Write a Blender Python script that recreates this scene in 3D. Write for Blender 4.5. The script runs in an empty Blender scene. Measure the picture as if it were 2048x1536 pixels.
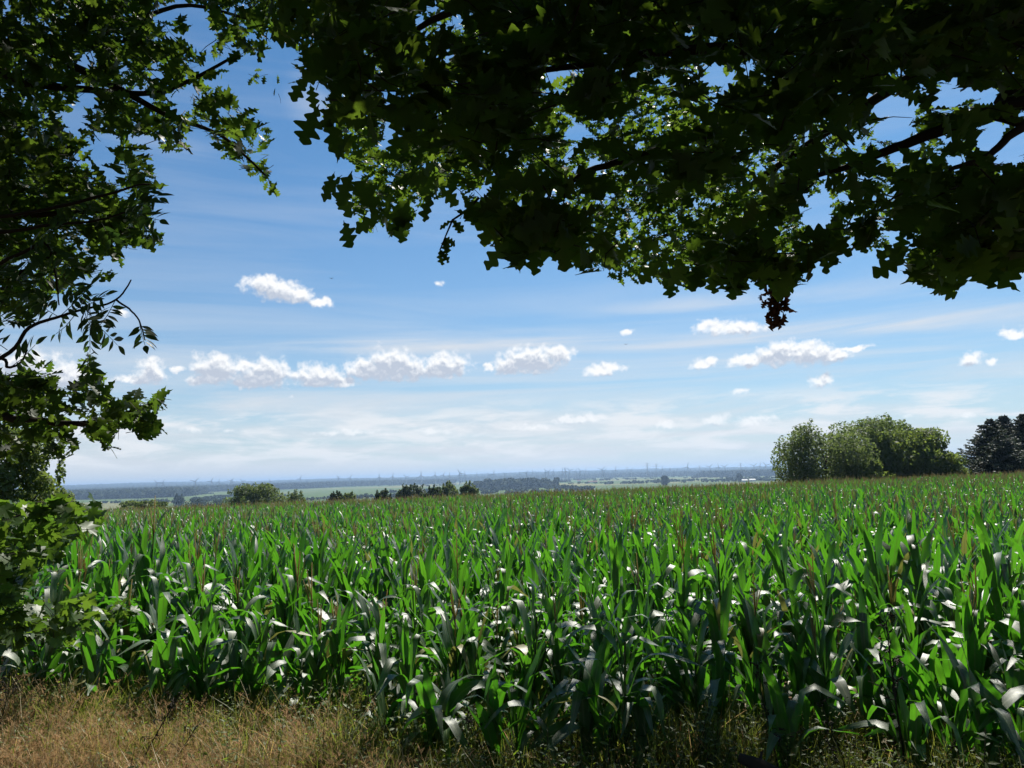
import bpy, math, random
import numpy as np
from mathutils import Vector, Matrix

R = math.radians
rng = np.random.default_rng(7)
scene = bpy.context.scene

# ------------------------------------------------------------------ camera
EYE = np.array([0.0, 0.0, 1.65])
LENS, PITCH, ROLL = 27.0, 6.75, 1.64
F_PX = LENS / 36.0 * 2048.0
_p, _r = R(PITCH), R(ROLL)
FWD = np.array([0.0, math.cos(_p), math.sin(_p)])
_right = np.array([1.0, 0.0, 0.0])
_up = np.array([0.0, -math.sin(_p), math.cos(_p)])
RIGHT = math.cos(_r) * _right - math.sin(_r) * _up
UP = math.sin(_r) * _right + math.cos(_r) * _up
cam_data = bpy.data.cameras.new("camera")
cam_data.lens = LENS
cam_data.sensor_width = 36.0
cam_data.clip_start = 0.05
cam_data.clip_end = 60000.0
cam = bpy.data.objects.new("camera", cam_data)
scene.collection.objects.link(cam)
cam.matrix_world = Matrix(((RIGHT[0], UP[0], -FWD[0], EYE[0]), (RIGHT[1], UP[1], -FWD[1], EYE[1]),
                           (RIGHT[2], UP[2], -FWD[2], EYE[2]), (0, 0, 0, 1)))
scene.camera = cam


def ray(px, py):
    return FWD + (np.asarray(px, float)[..., None] - 1024.0) / F_PX * RIGHT - (np.asarray(py, float)[..., None] - 768.0) / F_PX * UP


def at(px, py, d):
    """World point at forward distance d that the photograph shows at (px, py)."""
    return EYE + ray(px, py) * np.asarray(d, float)[..., None]


def proj(P):
    v = np.asarray(P) - EYE
    d = v @ FWD
    dd = np.where(d > 0.05, d, 0.05)
    return 1024.0 + v @ RIGHT / dd * F_PX, 768.0 - v @ UP / dd * F_PX, d


def azel(px, py):
    v = ray(px, py)
    v = v / np.linalg.norm(v)
    return math.degrees(math.atan2(v[0], v[1])), math.degrees(math.asin(v[2]))


# ------------------------------------------------------------------ render settings
scene.render.engine = "CYCLES"
cy = scene.cycles
cy.use_denoising = True
cy.max_bounces = 4
cy.diffuse_bounces = 2
cy.glossy_bounces = 2
cy.transmission_bounces = 2
cy.volume_bounces = 0
cy.transparent_max_bounces = 8
cy.caustics_reflective = False
cy.caustics_refractive = False
cy.sample_clamp_indirect = 6.0
vs = scene.view_settings
vs.view_transform = "Standard"
vs.look = "None"
vs.gamma = 1.0
vs.use_curve_mapping = False
vs.exposure = 0.8

# ------------------------------------------------------------------ sun and sky
SUN_EL, SUN_AZ = 52.0, 24.0          # azimuth measured from +Y towards +X
SUN_DIR = np.array([math.cos(R(SUN_EL)) * math.sin(R(SUN_AZ)), math.cos(R(SUN_EL)) * math.cos(R(SUN_AZ)), math.sin(R(SUN_EL))])
sd = bpy.data.lights.new("sun", "SUN")
sd.energy = 5.0
sd.angle = R(0.53)
sd.color = (1.0, 0.95, 0.86)
so = bpy.data.objects.new("sun", sd)
scene.collection.objects.link(so)
so.rotation_euler = Vector(SUN_DIR).to_track_quat("Z", "Y").to_euler()
so.location = (20, 40, 60)

world = bpy.data.worlds.new("World")
scene.world = world
world.use_nodes = True
SKY_STRENGTH = 0.10      # times the background strength below
SKY_LEVEL = 0.59
SKY_TINT = (0.44, 0.82, 1.02)


class NG:
    """Small helper for writing node trees as expressions."""

    def __init__(self, tree):
        self.t = tree

    def new(self, typ, **kw):
        n = self.t.nodes.new(typ)
        for k, v in kw.items():
            setattr(n, k, v)
        return n

    def put(self, sock, v):
        if hasattr(v, "is_output") or isinstance(v, bpy.types.NodeSocket):
            self.t.links.new(v, sock)
        elif v is not None:
            sock.default_value = v

    def m(self, op, a, b=None, c=None, clamp=False):
        n = self.new("ShaderNodeMath", operation=op, use_clamp=clamp)
        for i, v in enumerate((a, b, c)):
            if v is not None:
                self.put(n.inputs[i], v)
        return n.outputs[0]

    def v(self, op, a, b=None, c=None, out=0):
        n = self.new("ShaderNodeVectorMath", operation=op)
        for i, x in enumerate((a, b, c)):
            if x is not None:
                self.put(n.inputs[i], x)
        return n.outputs[out]

    def ss(self, x, lo, hi, a=0.0, b=1.0):
        n = self.new("ShaderNodeMapRange", interpolation_type="SMOOTHSTEP")
        self.put(n.inputs[0], x)
        n.inputs[1].default_value, n.inputs[2].default_value = lo, hi
        n.inputs[3].default_value, n.inputs[4].default_value = a, b
        return n.outputs[0]

    def mix(self, f, a, b, blend="MIX"):
        n = self.new("ShaderNodeMix", data_type="RGBA", blend_type=blend)
        self.put(n.inputs[0], f)
        for i, x in ((6, a), (7, b)):
            if isinstance(x, tuple) and len(x) == 3:
                x = (*x, 1.0)
            self.put(n.inputs[i], x)
        return n.outputs[2]

    def noise(self, vec, scale, detail=4.0, rough=0.55, dist=0.0, color=False):
        n = self.new("ShaderNodeTexNoise")
        if vec is not None:
            self.put(n.inputs["Vector"], vec)
        n.inputs["Scale"].default_value = scale
        n.inputs["Detail"].default_value = detail
        n.inputs["Roughness"].default_value = rough
        n.inputs["Distortion"].default_value = dist
        return n.outputs[1 if color else 0]


# cumulus seen in the photograph: each cloud is (base line y, [(x, y, half width, half height)...], solidity)
CLOUDS = [
    (603, [(525, 570, 38, 19), (560, 583, 46, 20), (598, 588, 28, 15)], 1.0),
    (613, [(646, 606, 28, 10)], 0.9),
    (582, [(877, 568, 24, 13)], 0.35),
    (775, [(60, 735, 85, 38), (140, 755, 60, 30)], 0.85),
    (768, [(303, 742, 32, 27), (270, 758, 50, 10)], 0.9),
    (768, [(432, 738, 50, 30), (402, 762, 26, 9), (355, 738, 14, 8)], 1.0),
    (776, [(530, 750, 56, 30), (492, 768, 36, 9), (490, 733, 22, 12)], 1.0),
    (774, [(640, 756, 60, 25), (690, 765, 30, 12)], 1.0),
    (762, [(780, 735, 60, 34), (728, 740, 36, 22), (826, 742, 30, 22)], 1.0),
    (755, [(890, 733, 50, 25), (868, 740, 28, 18)], 1.0),
    (748, [(1060, 722, 60, 27), (1020, 732, 34, 20), (1115, 710, 32, 18), (978, 736, 12, 8)], 1.0),
    (752, [(1205, 740, 46, 15), (1225, 735, 24, 12)], 0.8),
    (738, [(1408, 727, 32, 15)], 0.85),
    (734, [(1500, 722, 52, 14), (1560, 708, 52, 24), (1620, 708, 54, 24), (1668, 712, 34, 14), (1705, 697, 40, 6)], 0.95),
    (672, [(1455, 656, 82, 18), (1410, 652, 30, 14), (1500, 655, 40, 14)], 0.75),
    (775, [(1643, 762, 25, 16)], 0.95),
    (788, [(1485, 782, 24, 8)], 0.7),
    (732, [(1945, 718, 28, 18), (1985, 722, 14, 8)], 0.8),
    (684, [(2025, 668, 44, 13)], 0.7),
    (669, [(1255, 662, 17, 7)], 0.7),
    (638, [(240, 625, 40, 14)], 0.4),
    (798, [(583, 793, 14, 6)], 0.6),
    (866, [(385, 860, 36, 11), (460, 866, 60, 9)], 0.55),
    (850, [(1165, 838, 52, 15), (1130, 842, 40, 9)], 0.7),
    (862, [(1060, 855, 60, 14)], 0.5),
    (860, [(1332, 850, 26, 14)], 0.6),
    (856, [(1435, 840, 46, 15), (1510, 842, 60, 15)], 0.65),
    (872, [(700, 866, 110, 12), (860, 862, 70, 11)], 0.5),
    (840, [(1930, 828, 48, 12)], 0.5),
    (846, [(1820, 832, 40, 10)], 0.35),
]


def build_world():
    t = world.node_tree
    t.nodes.clear()
    g = NG(t)
    out = g.new("ShaderNodeOutputWorld")
    tc = g.new("ShaderNodeTexCoord").outputs["Generated"]
    s = g.new("ShaderNodeSeparateXYZ")
    g.put(s.inputs[0], tc)
    zc = g.m("MAXIMUM", s.outputs[2], 0.004)
    el = g.m("MULTIPLY", g.m("ARCSINE", zc), 57.29578)
    az = g.m("MULTIPLY", g.m("ARCTAN2", s.outputs[0], s.outputs[1]), 57.29578)
    cmb = g.new("ShaderNodeCombineXYZ")
    g.put(cmb.inputs[0], s.outputs[0]); g.put(cmb.inputs[1], s.outputs[1]); g.put(cmb.inputs[2], zc)
    sky = g.new("ShaderNodeTexSky", sky_type="NISHITA")
    sky.sun_disc = False
    sky.sun_elevation = R(SUN_EL)
    sky.sun_rotation = R(SUN_AZ)
    sky.altitude = 50
    sky.air_density = 1.0
    sky.dust_density = 0.4
    sky.ozone_density = 3.0
    g.put(sky.inputs["Vector"], cmb.outputs[0])
    base = g.v("SCALE", sky.outputs[0], None)
    base.node.inputs[3].default_value = SKY_STRENGTH
    base = g.v("MULTIPLY", base, SKY_TINT)
    # thin white veil, thicker towards the horizon, drawn out in streaks
    pc = g.new("ShaderNodeCombineXYZ")
    g.put(pc.inputs[0], az); g.put(pc.inputs[1], el)
    p = pc.outputs[0]
    streak = g.noise(g.v("MULTIPLY", p, (0.028, 0.36, 1.0)), 1.0, 6.0, 0.6, 0.6)
    low = g.m("POWER", 2.71828, g.m("MULTIPLY", el, -1.0 / 7.6))
    veil = g.m("MULTIPLY", g.m("SUBTRACT", streak, 0.42), g.ss(el, 4.0, 15.0, 2.4, 0.6))
    veil = g.m("MULTIPLY", g.m("MAXIMUM", veil, 0.0), g.ss(el, 14.0, 55.0, 1.0, 0.25))
    for (vx, vy, vw, vh, amt) in [(1650, 662, 640, 30, 0.75), (1500, 600, 480, 30, 0.5), (950, 690, 640, 24, 0.55), (620, 190, 70, 90, 0.30), (340, 300, 160, 60, 0.25), (1350, 690, 500, 14, 0.3)]:
        a0, e0 = azel(vx, vy)
        a1, e1 = abs(azel(vx + vw, vy)[0] - a0), abs(azel(vx, vy - vh)[1] - e0)
        L = g.v("LENGTH", g.v("MULTIPLY_ADD", p, (1 / a1, 1 / e1, 0.0), (-a0 / a1, -e0 / e1, 0.0)), out=1)
        veil = g.m("ADD", veil, g.m("MULTIPLY", g.ss(L, 1.0, 0.0, 0.0, amt), g.ss(streak, 0.25, 0.6)))
    veil = g.m("ADD", g.m("MULTIPLY", low, 0.95), veil, clamp=True)
    col = g.mix(g.m("MULTIPLY", veil, 0.92), base, (0.74, 0.765, 0.805))
    # ---- the cumulus
    cg = bpy.data.node_groups.new("cumulus_field", "ShaderNodeTree")
    cg.interface.new_socket("Vector", in_out="INPUT", socket_type="NodeSocketVector")
    cg.interface.new_socket("Field", in_out="OUTPUT", socket_type="NodeSocketFloat")
    h = NG(cg)
    gi, go = h.new("NodeGroupInput"), h.new("NodeGroupOutput")
    q = gi.outputs[0]
    sep = h.new("ShaderNodeSeparateXYZ")
    h.put(sep.inputs[0], q)
    total = None
    for base_y, blobs, solid in CLOUDS:
        mn = None
        for (bx, by, hw, hh) in blobs:
            a0, e0 = azel(bx, by)
            a1, _ = azel(bx + hw, by)
            _, e1 = azel(bx, by - hh)
            a, b = abs(a1 - a0) * 1.08, abs(e1 - e0) * 1.15
            L = h.v("LENGTH", h.v("MULTIPLY_ADD", q, (1 / a, 1 / b, 0.0), (-a0 / a, -e0 / b, 0.0)), out=1)
            mn = L if mn is None else h.m("SMOOTH_MIN", mn, L, 0.25)
        bx = sum(b[0] for b in blobs) / len(blobs)
        _, eb = azel(bx, base_y)
        # flat base: the field grows quickly below the base line
        flat = h.m("MULTIPLY_ADD", sep.outputs[1], -2.2, 2.2 * eb + 0.85)
        f = h.m("SUBTRACT", solid, h.m("MAXIMUM", mn, flat))
        total = f if total is None else h.m("MAXIMUM", total, f)
    h.put(go.inputs[0], total)

    def field(vec):
        n = g.new("ShaderNodeGroup")
        n.node_tree = cg
        g.put(n.inputs[0], vec)
        return n.outputs[0]
    warp = g.v("SCALE", g.v("SUBTRACT", g.noise(p, 0.9, 5.0, 0.62, color=True), (0.5, 0.5, 0.5)), None)
    warp.node.inputs[3].default_value = 0.8
    pw = g.v("ADD", p, warp)
    n1 = g.noise(p, 1.35, 6.0, 0.56)
    n1u = g.noise(g.v("ADD", p, (0.06, 0.22, 0.0)), 1.35, 6.0, 0.56)
    f0 = field(pw)
    f1 = field(g.v("ADD", pw, (0.12, 0.75, 0.0)))
    dens = g.m("ADD", f0, g.m("MULTIPLY", g.m("SUBTRACT", n1, 0.52), 1.6))
    cover = g.ss(dens, -0.22, 0.44)
    above = g.m("ADD", f1, g.m("MULTIPLY", g.m("SUBTRACT", n1u, 0.5), 1.2))
    grey = g.ss(above, -0.22, 0.40)
    emb = g.m("MULTIPLY", g.m("SUBTRACT", n1, n1u), 1.8)
    lit = g.m("ADD", g.m("SUBTRACT", 1.0, g.m("MULTIPLY", grey, 1.0)), emb, clamp=True)
    ccol = g.mix(lit, (0.53, 0.585, 0.69), (1.02, 1.02, 1.02))
    # faint broken band of far cumulus just over the horizon, all the way round
    band = g.noise(g.v("MULTIPLY", p, (0.16, 0.85, 1.0)), 1.0, 7.0, 0.62, 0.3)
    bandc = g.m("MULTIPLY", g.ss(band, 0.42, 0.62), g.m("MULTIPLY", g.ss(el, 0.6, 1.6), g.ss(el, 6.2, 3.8)))
    col_b = g.mix(g.m("MULTIPLY", bandc, 0.9), col, (0.86, 0.88, 0.90))
    deep = g.mix(g.m("MULTIPLY", cover, g.ss(el, 2.0, 7.0, 0.6, 0.97)), col_b, ccol)
    b1, b2 = g.new("ShaderNodeBackground"), g.new("ShaderNodeBackground")
    g.put(b1.inputs[0], col)
    g.put(b2.inputs[0], deep)
    b1.inputs[1].default_value = b2.inputs[1].default_value = SKY_LEVEL
    mx = g.new("ShaderNodeMixShader")
    front = g.m("MULTIPLY", g.m("LESS_THAN", el, 17.5), g.m("GREATER_THAN", s.outputs[1], 0.0))
    g.put(mx.inputs[0], front)
    g.put(mx.inputs[1], b1.outputs[0])
    g.put(mx.inputs[2], b2.outputs[0])
    g.put(out.inputs[0], mx.outputs[0])


build_world()
world.cycles.sampling_method = "MANUAL"
world.cycles.sample_map_resolution = 1024

# ------------------------------------------------------------------ object helpers
COL = scene.collection
_ORD = ["first", "second", "third", "fourth", "fifth", "sixth", "seventh", "eighth", "ninth", "tenth", "eleventh", "twelfth",
        "thirteenth", "fourteenth", "fifteenth", "sixteenth", "seventeenth", "eighteenth", "nineteenth"]


def ordinal(n):
    if n < 19:
        return _ORD[n]
    n += 1
    tens = {2: "twent", 3: "thirt", 4: "fort", 5: "fift", 6: "sixt", 7: "sevent", 8: "eight", 9: "ninet"}
    if n % 10 == 0:
        return tens[n // 10] + "ieth"
    return tens[n // 10] + "y-" + _ORD[n % 10 - 1]


def tag(o, label=None, cat=None, group=None, kind=None):
    if label: o["label"] = label
    if cat: o["category"] = cat
    if group: o["group"] = group
    if kind: o["kind"] = kind
    return o


def thing(name, label, cat, loc=(0, 0, 0), group=None):
    o = bpy.data.objects.new(name, None)
    o.empty_display_size = 0.2
    COL.objects.link(o)
    o.location = [float(v) for v in loc]
    return tag(o, label, cat, group)


class MB:
    """Collects polygons (numpy) and turns them into one mesh."""

    def __init__(self):
        self.v, self.q, self.t, self.n, self.uv = [], [], [], 0, []
        self.qm, self.tm = [], []

    def add(self, verts, quads=None, tris=None, mat=0, uv=None):
        verts = np.asarray(verts, float).reshape(-1, 3)
        if quads is not None and len(quads):
            self.q.append(np.asarray(quads, np.int64) + self.n); self.qm.append(np.full(len(quads), mat))
        if tris is not None and len(tris):
            self.t.append(np.asarray(tris, np.int64) + self.n); self.tm.append(np.full(len(tris), mat))
        self.v.append(verts)
        self.uv.append(np.zeros((len(verts), 2)) if uv is None else np.asarray(uv, float))
        self.n += len(verts)

    def tube(self, pts, radii, k=6, mat=0, cap=True):
        pts = np.asarray(pts, float)
        radii = np.broadcast_to(np.asarray(radii, float), (len(pts),))
        tan = np.gradient(pts, axis=0)
        tan /= np.linalg.norm(tan, axis=1)[:, None] + 1e-9
        ref = np.array([0.0, 0.0, 1.0]) if abs(tan[0][2]) < 0.8 else np.array([0.0, 1.0, 0.0])
        a = np.cross(tan, ref); a /= np.linalg.norm(a, axis=1)[:, None] + 1e-9
        b = np.cross(tan, a)
        ang = np.arange(k) * 2 * math.pi / k
        V = pts[:, None, :] + radii[:, None, None] * (np.cos(ang)[None, :, None] * a[:, None, :] + np.sin(ang)[None, :, None] * b[:, None, :])
        V = V.reshape(-1, 3)
        n = len(pts)
        i, j = np.meshgrid(np.arange(n - 1), np.arange(k), indexing="ij")
        q = np.stack([i * k + j, i * k + (j + 1) % k, (i + 1) * k + (j + 1) % k, (i + 1) * k + j], -1).reshape(-1, 4)
        tr = []
        if cap:
            V = np.vstack([V, pts[-1] + tan[-1] * radii[-1], pts[0]])
            e = n * k
            tr = [[(n - 1) * k + x, (n - 1) * k + (x + 1) % k, e] for x in range(k)] + [[(x + 1) % k, x, e + 1] for x in range(k)]
        self.add(V, q, tr, mat)

    def box(self, c, size, mat=0, rotz=0.0):
        c, s = np.asarray(c, float), np.asarray(size, float) / 2
        v = np.array([[x, y, z] for x in (-1, 1) for y in (-1, 1) for z in (-1, 1)]) * s
        cs, sn = math.cos(rotz), math.sin(rotz)
        v = np.stack([v[:, 0] * cs - v[:, 1] * sn, v[:, 0] * sn + v[:, 1] * cs, v[:, 2]], 1) + c
        self.add(v, [[0, 1, 3, 2], [4, 6, 7, 5], [0, 4, 5, 1], [2, 3, 7, 6], [0, 2, 6, 4], [1, 5, 7, 3]], mat=mat)

    def mesh(self, name, mats, smooth=True):
        me = bpy.data.meshes.new(name)
        V = np.concatenate(self.v) if self.v else np.zeros((0, 3))
        Q = np.concatenate(self.q) if self.q else np.zeros((0, 4), np.int64)
        T = np.concatenate(self.t) if self.t else np.zeros((0, 3), np.int64)
        me.vertices.add(len(V))
        me.vertices.foreach_set("co", V.astype(np.float32).ravel())
        loops = np.concatenate([Q.ravel(), T.ravel()]).astype(np.int32)
        me.loops.add(len(loops))
        me.loops.foreach_set("vertex_index", loops)
        np_ = len(Q) + len(T)
        me.polygons.add(np_)
        starts = np.concatenate([np.arange(len(Q)) * 4, len(Q) * 4 + np.arange(len(T)) * 3]).astype(np.int32)
        me.polygons.foreach_set("loop_start", starts)
        mi = np.concatenate(self.qm + self.tm).astype(np.int32) if np_ else np.zeros(0, np.int32)
        me.polygons.foreach_set("material_index", mi)
        me.polygons.foreach_set("use_smooth", np.full(np_, smooth))
        UV = np.concatenate(self.uv) if self.uv else np.zeros((0, 2))
        lay = me.uv_layers.new(name="UVMap")
        lay.data.foreach_set("uv", UV[loops].astype(np.float32).ravel())
        for m_ in (mats if isinstance(mats, (list, tuple)) else [mats]):
            me.materials.append(m_)
        me.update(calc_edges=True)
        return me

    def build(self, name, mats, parent=None, smooth=True):
        return link(name, self.mesh(name, mats, smooth), parent)


def link(name, me, parent=None):
    o = bpy.data.objects.new(name, me)
    COL.objects.link(o)
    if parent is not None:
        o.parent = parent
        if parent.type == "EMPTY" or True:
            o.matrix_parent_inverse = Matrix.Translation(parent.location).inverted() if parent.parent is None else Matrix.Identity(4)
    return o


def scatter(name, pts, rot, scl, idx, sources):
    """One object that draws copies of the source meshes on its points (for what nobody could count)."""
    me = bpy.data.meshes.new(name)
    me.vertices.add(len(pts))
    me.vertices.foreach_set("co", np.asarray(pts, np.float32).ravel())
    a = me.attributes.new("rot", "FLOAT_VECTOR", "POINT"); a.data.foreach_set("vector", np.asarray(rot, np.float32).ravel())
    a = me.attributes.new("scl", "FLOAT", "POINT"); a.data.foreach_set("value", np.asarray(scl, np.float32).ravel())
    a = me.attributes.new("idx", "INT", "POINT"); a.data.foreach_set("value", np.asarray(idx, np.int32).ravel())
    me.update()
    coll = bpy.data.collections.new(name + "_sources")
    for i, m_ in enumerate(sources):
        coll.objects.link(bpy.data.objects.new("%s_piece_%02d" % (name, i), m_))
    ng = bpy.data.node_groups.new(name, "GeometryNodeTree")
    ng.interface.new_socket("Geometry", in_out="INPUT", socket_type="NodeSocketGeometry")
    ng.interface.new_socket("Geometry", in_out="OUTPUT", socket_type="NodeSocketGeometry")
    N, L = ng.nodes, ng.links
    gi, go = N.new("NodeGroupInput"), N.new("NodeGroupOutput")
    iop = N.new("GeometryNodeInstanceOnPoints")
    ci = N.new("GeometryNodeCollectionInfo")
    ci.inputs["Collection"].default_value = coll
    ci.inputs["Separate Children"].default_value = True
    ci.inputs["Reset Children"].default_value = True

    def attr(nm, typ):
        n = N.new("GeometryNodeInputNamedAttribute"); n.data_type = typ
        n.inputs["Name"].default_value = nm
        return n.outputs["Attribute"]
    e2r = N.new("FunctionNodeEulerToRotation")
    L.new(attr("rot", "FLOAT_VECTOR"), e2r.inputs[0])
    L.new(gi.outputs[0], iop.inputs["Points"])
    L.new(ci.outputs[0], iop.inputs["Instance"])
    iop.inputs["Pick Instance"].default_value = True
    L.new(attr("idx", "INT"), iop.inputs["Instance Index"])
    L.new(e2r.outputs[0], iop.inputs["Rotation"])
    L.new(attr("scl", "FLOAT"), iop.inputs["Scale"])
    L.new(iop.outputs[0], go.inputs[0])
    o = bpy.data.objects.new(name, me)
    COL.objects.link(o)
    md = o.modifiers.new("scatter", "NODES")
    md.node_group = ng
    return o


# ------------------------------------------------------------------ materials
def principled(name, color, rough=0.7, spec=0.3, noise_scale=None, color2=None, bump=0.0):
    m = bpy.data.materials.new(name)
    m.use_nodes = True
    t = m.node_tree
    g = NG(t)
    b = t.nodes["Principled BSDF"]
    b.inputs["Roughness"].default_value = rough
    b.inputs["Specular IOR Level"].default_value = spec
    if noise_scale:
        pos = g.new("ShaderNodeTexCoord").outputs["Object"]
        n = g.noise(pos, noise_scale, 5.0, 0.6)
        g.put(b.inputs["Base Color"], g.mix(n, color, color2 or tuple(c * 0.5 for c in color)))
        if bump:
            bp = g.new("ShaderNodeBump")
            bp.inputs["Strength"].default_value = bump
            g.put(bp.inputs["Height"], n)
            g.put(b.inputs["Normal"], bp.outputs[0])
    else:
        b.inputs["Base Color"].default_value = (*color, 1)
    return m


def leaf_mat(name, ca, cb, ta, tb, rough=0.45, spec=0.5, trans=0.45, stripes=False, odd=None, odd_share=0.0, bump=0.0, coat=0.0):
    """Leaf: diffuse and glossy on the face, light coming through from behind; every leaf its own shade."""
    m = bpy.data.materials.new(name)
    m.use_nodes = True
    t = m.node_tree
    g = NG(t)
    b = t.nodes["Principled BSDF"]
    out = t.nodes["Material Output"]
    geo = g.new("ShaderNodeNewGeometry")
    oi = g.new("ShaderNodeObjectInfo")
    rnd = g.m("FRACT", g.m("ADD", geo.outputs["Random Per Island"], g.m("MULTIPLY", oi.outputs["Random"], 7.31)))
    blotch = g.noise(g.new("ShaderNodeTexCoord").outputs["Object"], 9.0, 3.0)
    mixf = g.m("ADD", g.m("MULTIPLY", rnd, 0.8), g.m("MULTIPLY", blotch, 0.2))
    col = g.mix(mixf, ca, cb)
    tcol = g.mix(mixf, ta, tb)
    if odd:
        sel = g.m("LESS_THAN", g.m("FRACT", g.m("MULTIPLY", rnd, 13.7)), odd_share)
        col = g.mix(sel, col, odd)
        tcol = g.mix(sel, tcol, odd)
    if stripes:
        uv = g.new("ShaderNodeUVMap").outputs[0]
        su = g.new("ShaderNodeSeparateXYZ")
        g.put(su.inputs[0], uv)
        mid = g.ss(g.m("ABSOLUTE", g.m("SUBTRACT", su.outputs[0], 0.5)), 0.03, 0.075, 1.0, 0.0)
        st = g.noise(g.v("MULTIPLY", uv, (38.0, 1.2, 1.0)), 1.0, 3.0, 0.6)
        col = g.mix(g.m("MULTIPLY", mid, 0.55), col, (0.22, 0.30, 0.12))
        tcol = g.mix(g.ss(st, 0.3, 0.75, 0.0, 0.55), tcol, tuple(x * 0.5 for x in ta))
        tcol = g.mix(g.m("MULTIPLY", mid, 0.55), tcol, (0.06, 0.10, 0.015))
        bp = g.new("ShaderNodeBump")
        bp.inputs["Strength"].default_value = bump
        bp.inputs["Distance"].default_value = 0.01
        g.put(bp.inputs["Height"], st)
        g.put(b.inputs["Normal"], bp.outputs[0])
    g.put(b.inputs["Base Color"], col)
    b.inputs["Roughness"].default_value = rough
    b.inputs["Specular IOR Level"].default_value = spec
    b.inputs["Coat Weight"].default_value = coat
    b.inputs["Coat Roughness"].default_value = 0.5
    tr = g.new("ShaderNodeBsdfTranslucent")
    g.put(tr.inputs[0], tcol)
    mx = g.new("ShaderNodeMixShader")
    mx.inputs[0].default_value = trans
    g.put(mx.inputs[1], b.outputs[0])
    g.put(mx.inputs[2], tr.outputs[0])
    g.put(out.inputs[0], mx.outputs[0])
    return m


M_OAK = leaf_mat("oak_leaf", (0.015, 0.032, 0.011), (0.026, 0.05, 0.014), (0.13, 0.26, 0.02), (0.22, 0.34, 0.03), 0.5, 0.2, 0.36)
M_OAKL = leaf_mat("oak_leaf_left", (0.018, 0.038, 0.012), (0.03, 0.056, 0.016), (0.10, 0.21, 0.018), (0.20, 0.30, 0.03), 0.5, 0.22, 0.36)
M_ASH = leaf_mat("ash_leaf", (0.02, 0.04, 0.018), (0.03, 0.05, 0.02), (0.05, 0.12, 0.02), (0.09, 0.16, 0.02), 0.45, 0.35, 0.35)
M_MAPLE = leaf_mat("maple_leaf", (0.03, 0.066, 0.016), (0.048, 0.09, 0.02), (0.11, 0.25, 0.02), (0.18, 0.29, 0.025), 0.45, 0.4, 0.40)
M_WITHER = leaf_mat("withered_leaf", (0.075, 0.028, 0.014), (0.12, 0.05, 0.022), (0.14, 0.05, 0.02), (0.18, 0.07, 0.03), 0.7, 0.2, 0.3)
M_BARK = principled("bark", (0.05, 0.04, 0.032), 0.9, 0.15, 14.0, (0.022, 0.018, 0.015), 0.6)
M_TWIG = principled("twig", (0.045, 0.035, 0.025), 0.8, 0.2, 30.0, (0.025, 0.02, 0.016))
M_CORN = leaf_mat("maize_leaf", (0.016, 0.048, 0.014), (0.034, 0.08, 0.02), (0.075, 0.32, 0.010), (0.14, 0.43, 0.018), 0.48, 1.0, 0.42, stripes=True, bump=0.25, coat=0.7, odd=(0.22, 0.20, 0.05), odd_share=0.035)
M_STALK = leaf_mat("maize_stalk", (0.05, 0.10, 0.025), (0.07, 0.12, 0.03), (0.06, 0.12, 0.01), (0.08, 0.14, 0.01), 0.45, 0.4, 0.12)
M_TASSEL = leaf_mat("maize_tassel", (0.44, 0.34, 0.19), (0.36, 0.34, 0.17), (0.56, 0.42, 0.20), (0.42, 0.40, 0.15), 0.8, 0.2, 0.5)
M_SILK = principled("maize_silk", (0.22, 0.12, 0.05), 0.8, 0.2)
M_STRAW = leaf_mat("dry_grass", (0.38, 0.25, 0.10), (0.54, 0.41, 0.20), (0.50, 0.32, 0.12), (0.64, 0.47, 0.20), 0.7, 0.3, 0.48, odd=(0.34, 0.16, 0.07), odd_share=0.16)
M_PALE = leaf_mat("pale_straw", (0.50, 0.42, 0.26), (0.62, 0.54, 0.36), (0.4, 0.3, 0.16), (0.5, 0.4, 0.2), 0.6, 0.4, 0.25)
M_SEED = leaf_mat("grass_seed_head", (0.26, 0.15, 0.08), (0.40, 0.27, 0.14), (0.32, 0.19, 0.09), (0.42, 0.29, 0.14), 0.85, 0.15, 0.35)
M_GRASS = leaf_mat("green_grass", (0.08, 0.11, 0.025), (0.15, 0.16, 0.05), (0.20, 0.30, 0.03), (0.34, 0.34, 0.06), 0.55, 0.35, 0.42)
M_WEED = leaf_mat("weed_leaf", (0.05, 0.09, 0.02), (0.09, 0.13, 0.03), (0.18, 0.31, 0.02), (0.3, 0.38, 0.04), 0.55, 0.4, 0.42)
M_DARKSTEM = principled("dark_stem", (0.035, 0.028, 0.02), 0.8, 0.2, 40.0, (0.02, 0.018, 0.014))
M_DEAD = leaf_mat("dead_maize_leaf", (0.25, 0.19, 0.11), (0.34, 0.27, 0.17), (0.2, 0.14, 0.07), (0.28, 0.2, 0.1), 0.7, 0.3, 0.3)
M_BUSH = leaf_mat("bush_leaf", (0.06, 0.09, 0.034), (0.10, 0.13, 0.05), (0.13, 0.19, 0.045), (0.20, 0.26, 0.06), 0.6, 0.3, 0.45)
M_BUSH2 = leaf_mat("walnut_leaf", (0.06, 0.095, 0.028), (0.10, 0.14, 0.042), (0.16, 0.24, 0.035), (0.26, 0.33, 0.055), 0.58, 0.3, 0.47)
M_SPRUCE = leaf_mat("spruce_needles", (0.022, 0.036, 0.024), (0.04, 0.058, 0.036), (0.03, 0.045, 0.022), (0.05, 0.065, 0.03), 0.6, 0.3, 0.3)
M_PINE = leaf_mat("pine_needles", (0.03, 0.05, 0.022), (0.05, 0.075, 0.03), (0.05, 0.08, 0.02), (0.08, 0.11, 0.03), 0.6, 0.25, 0.35)
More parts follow.
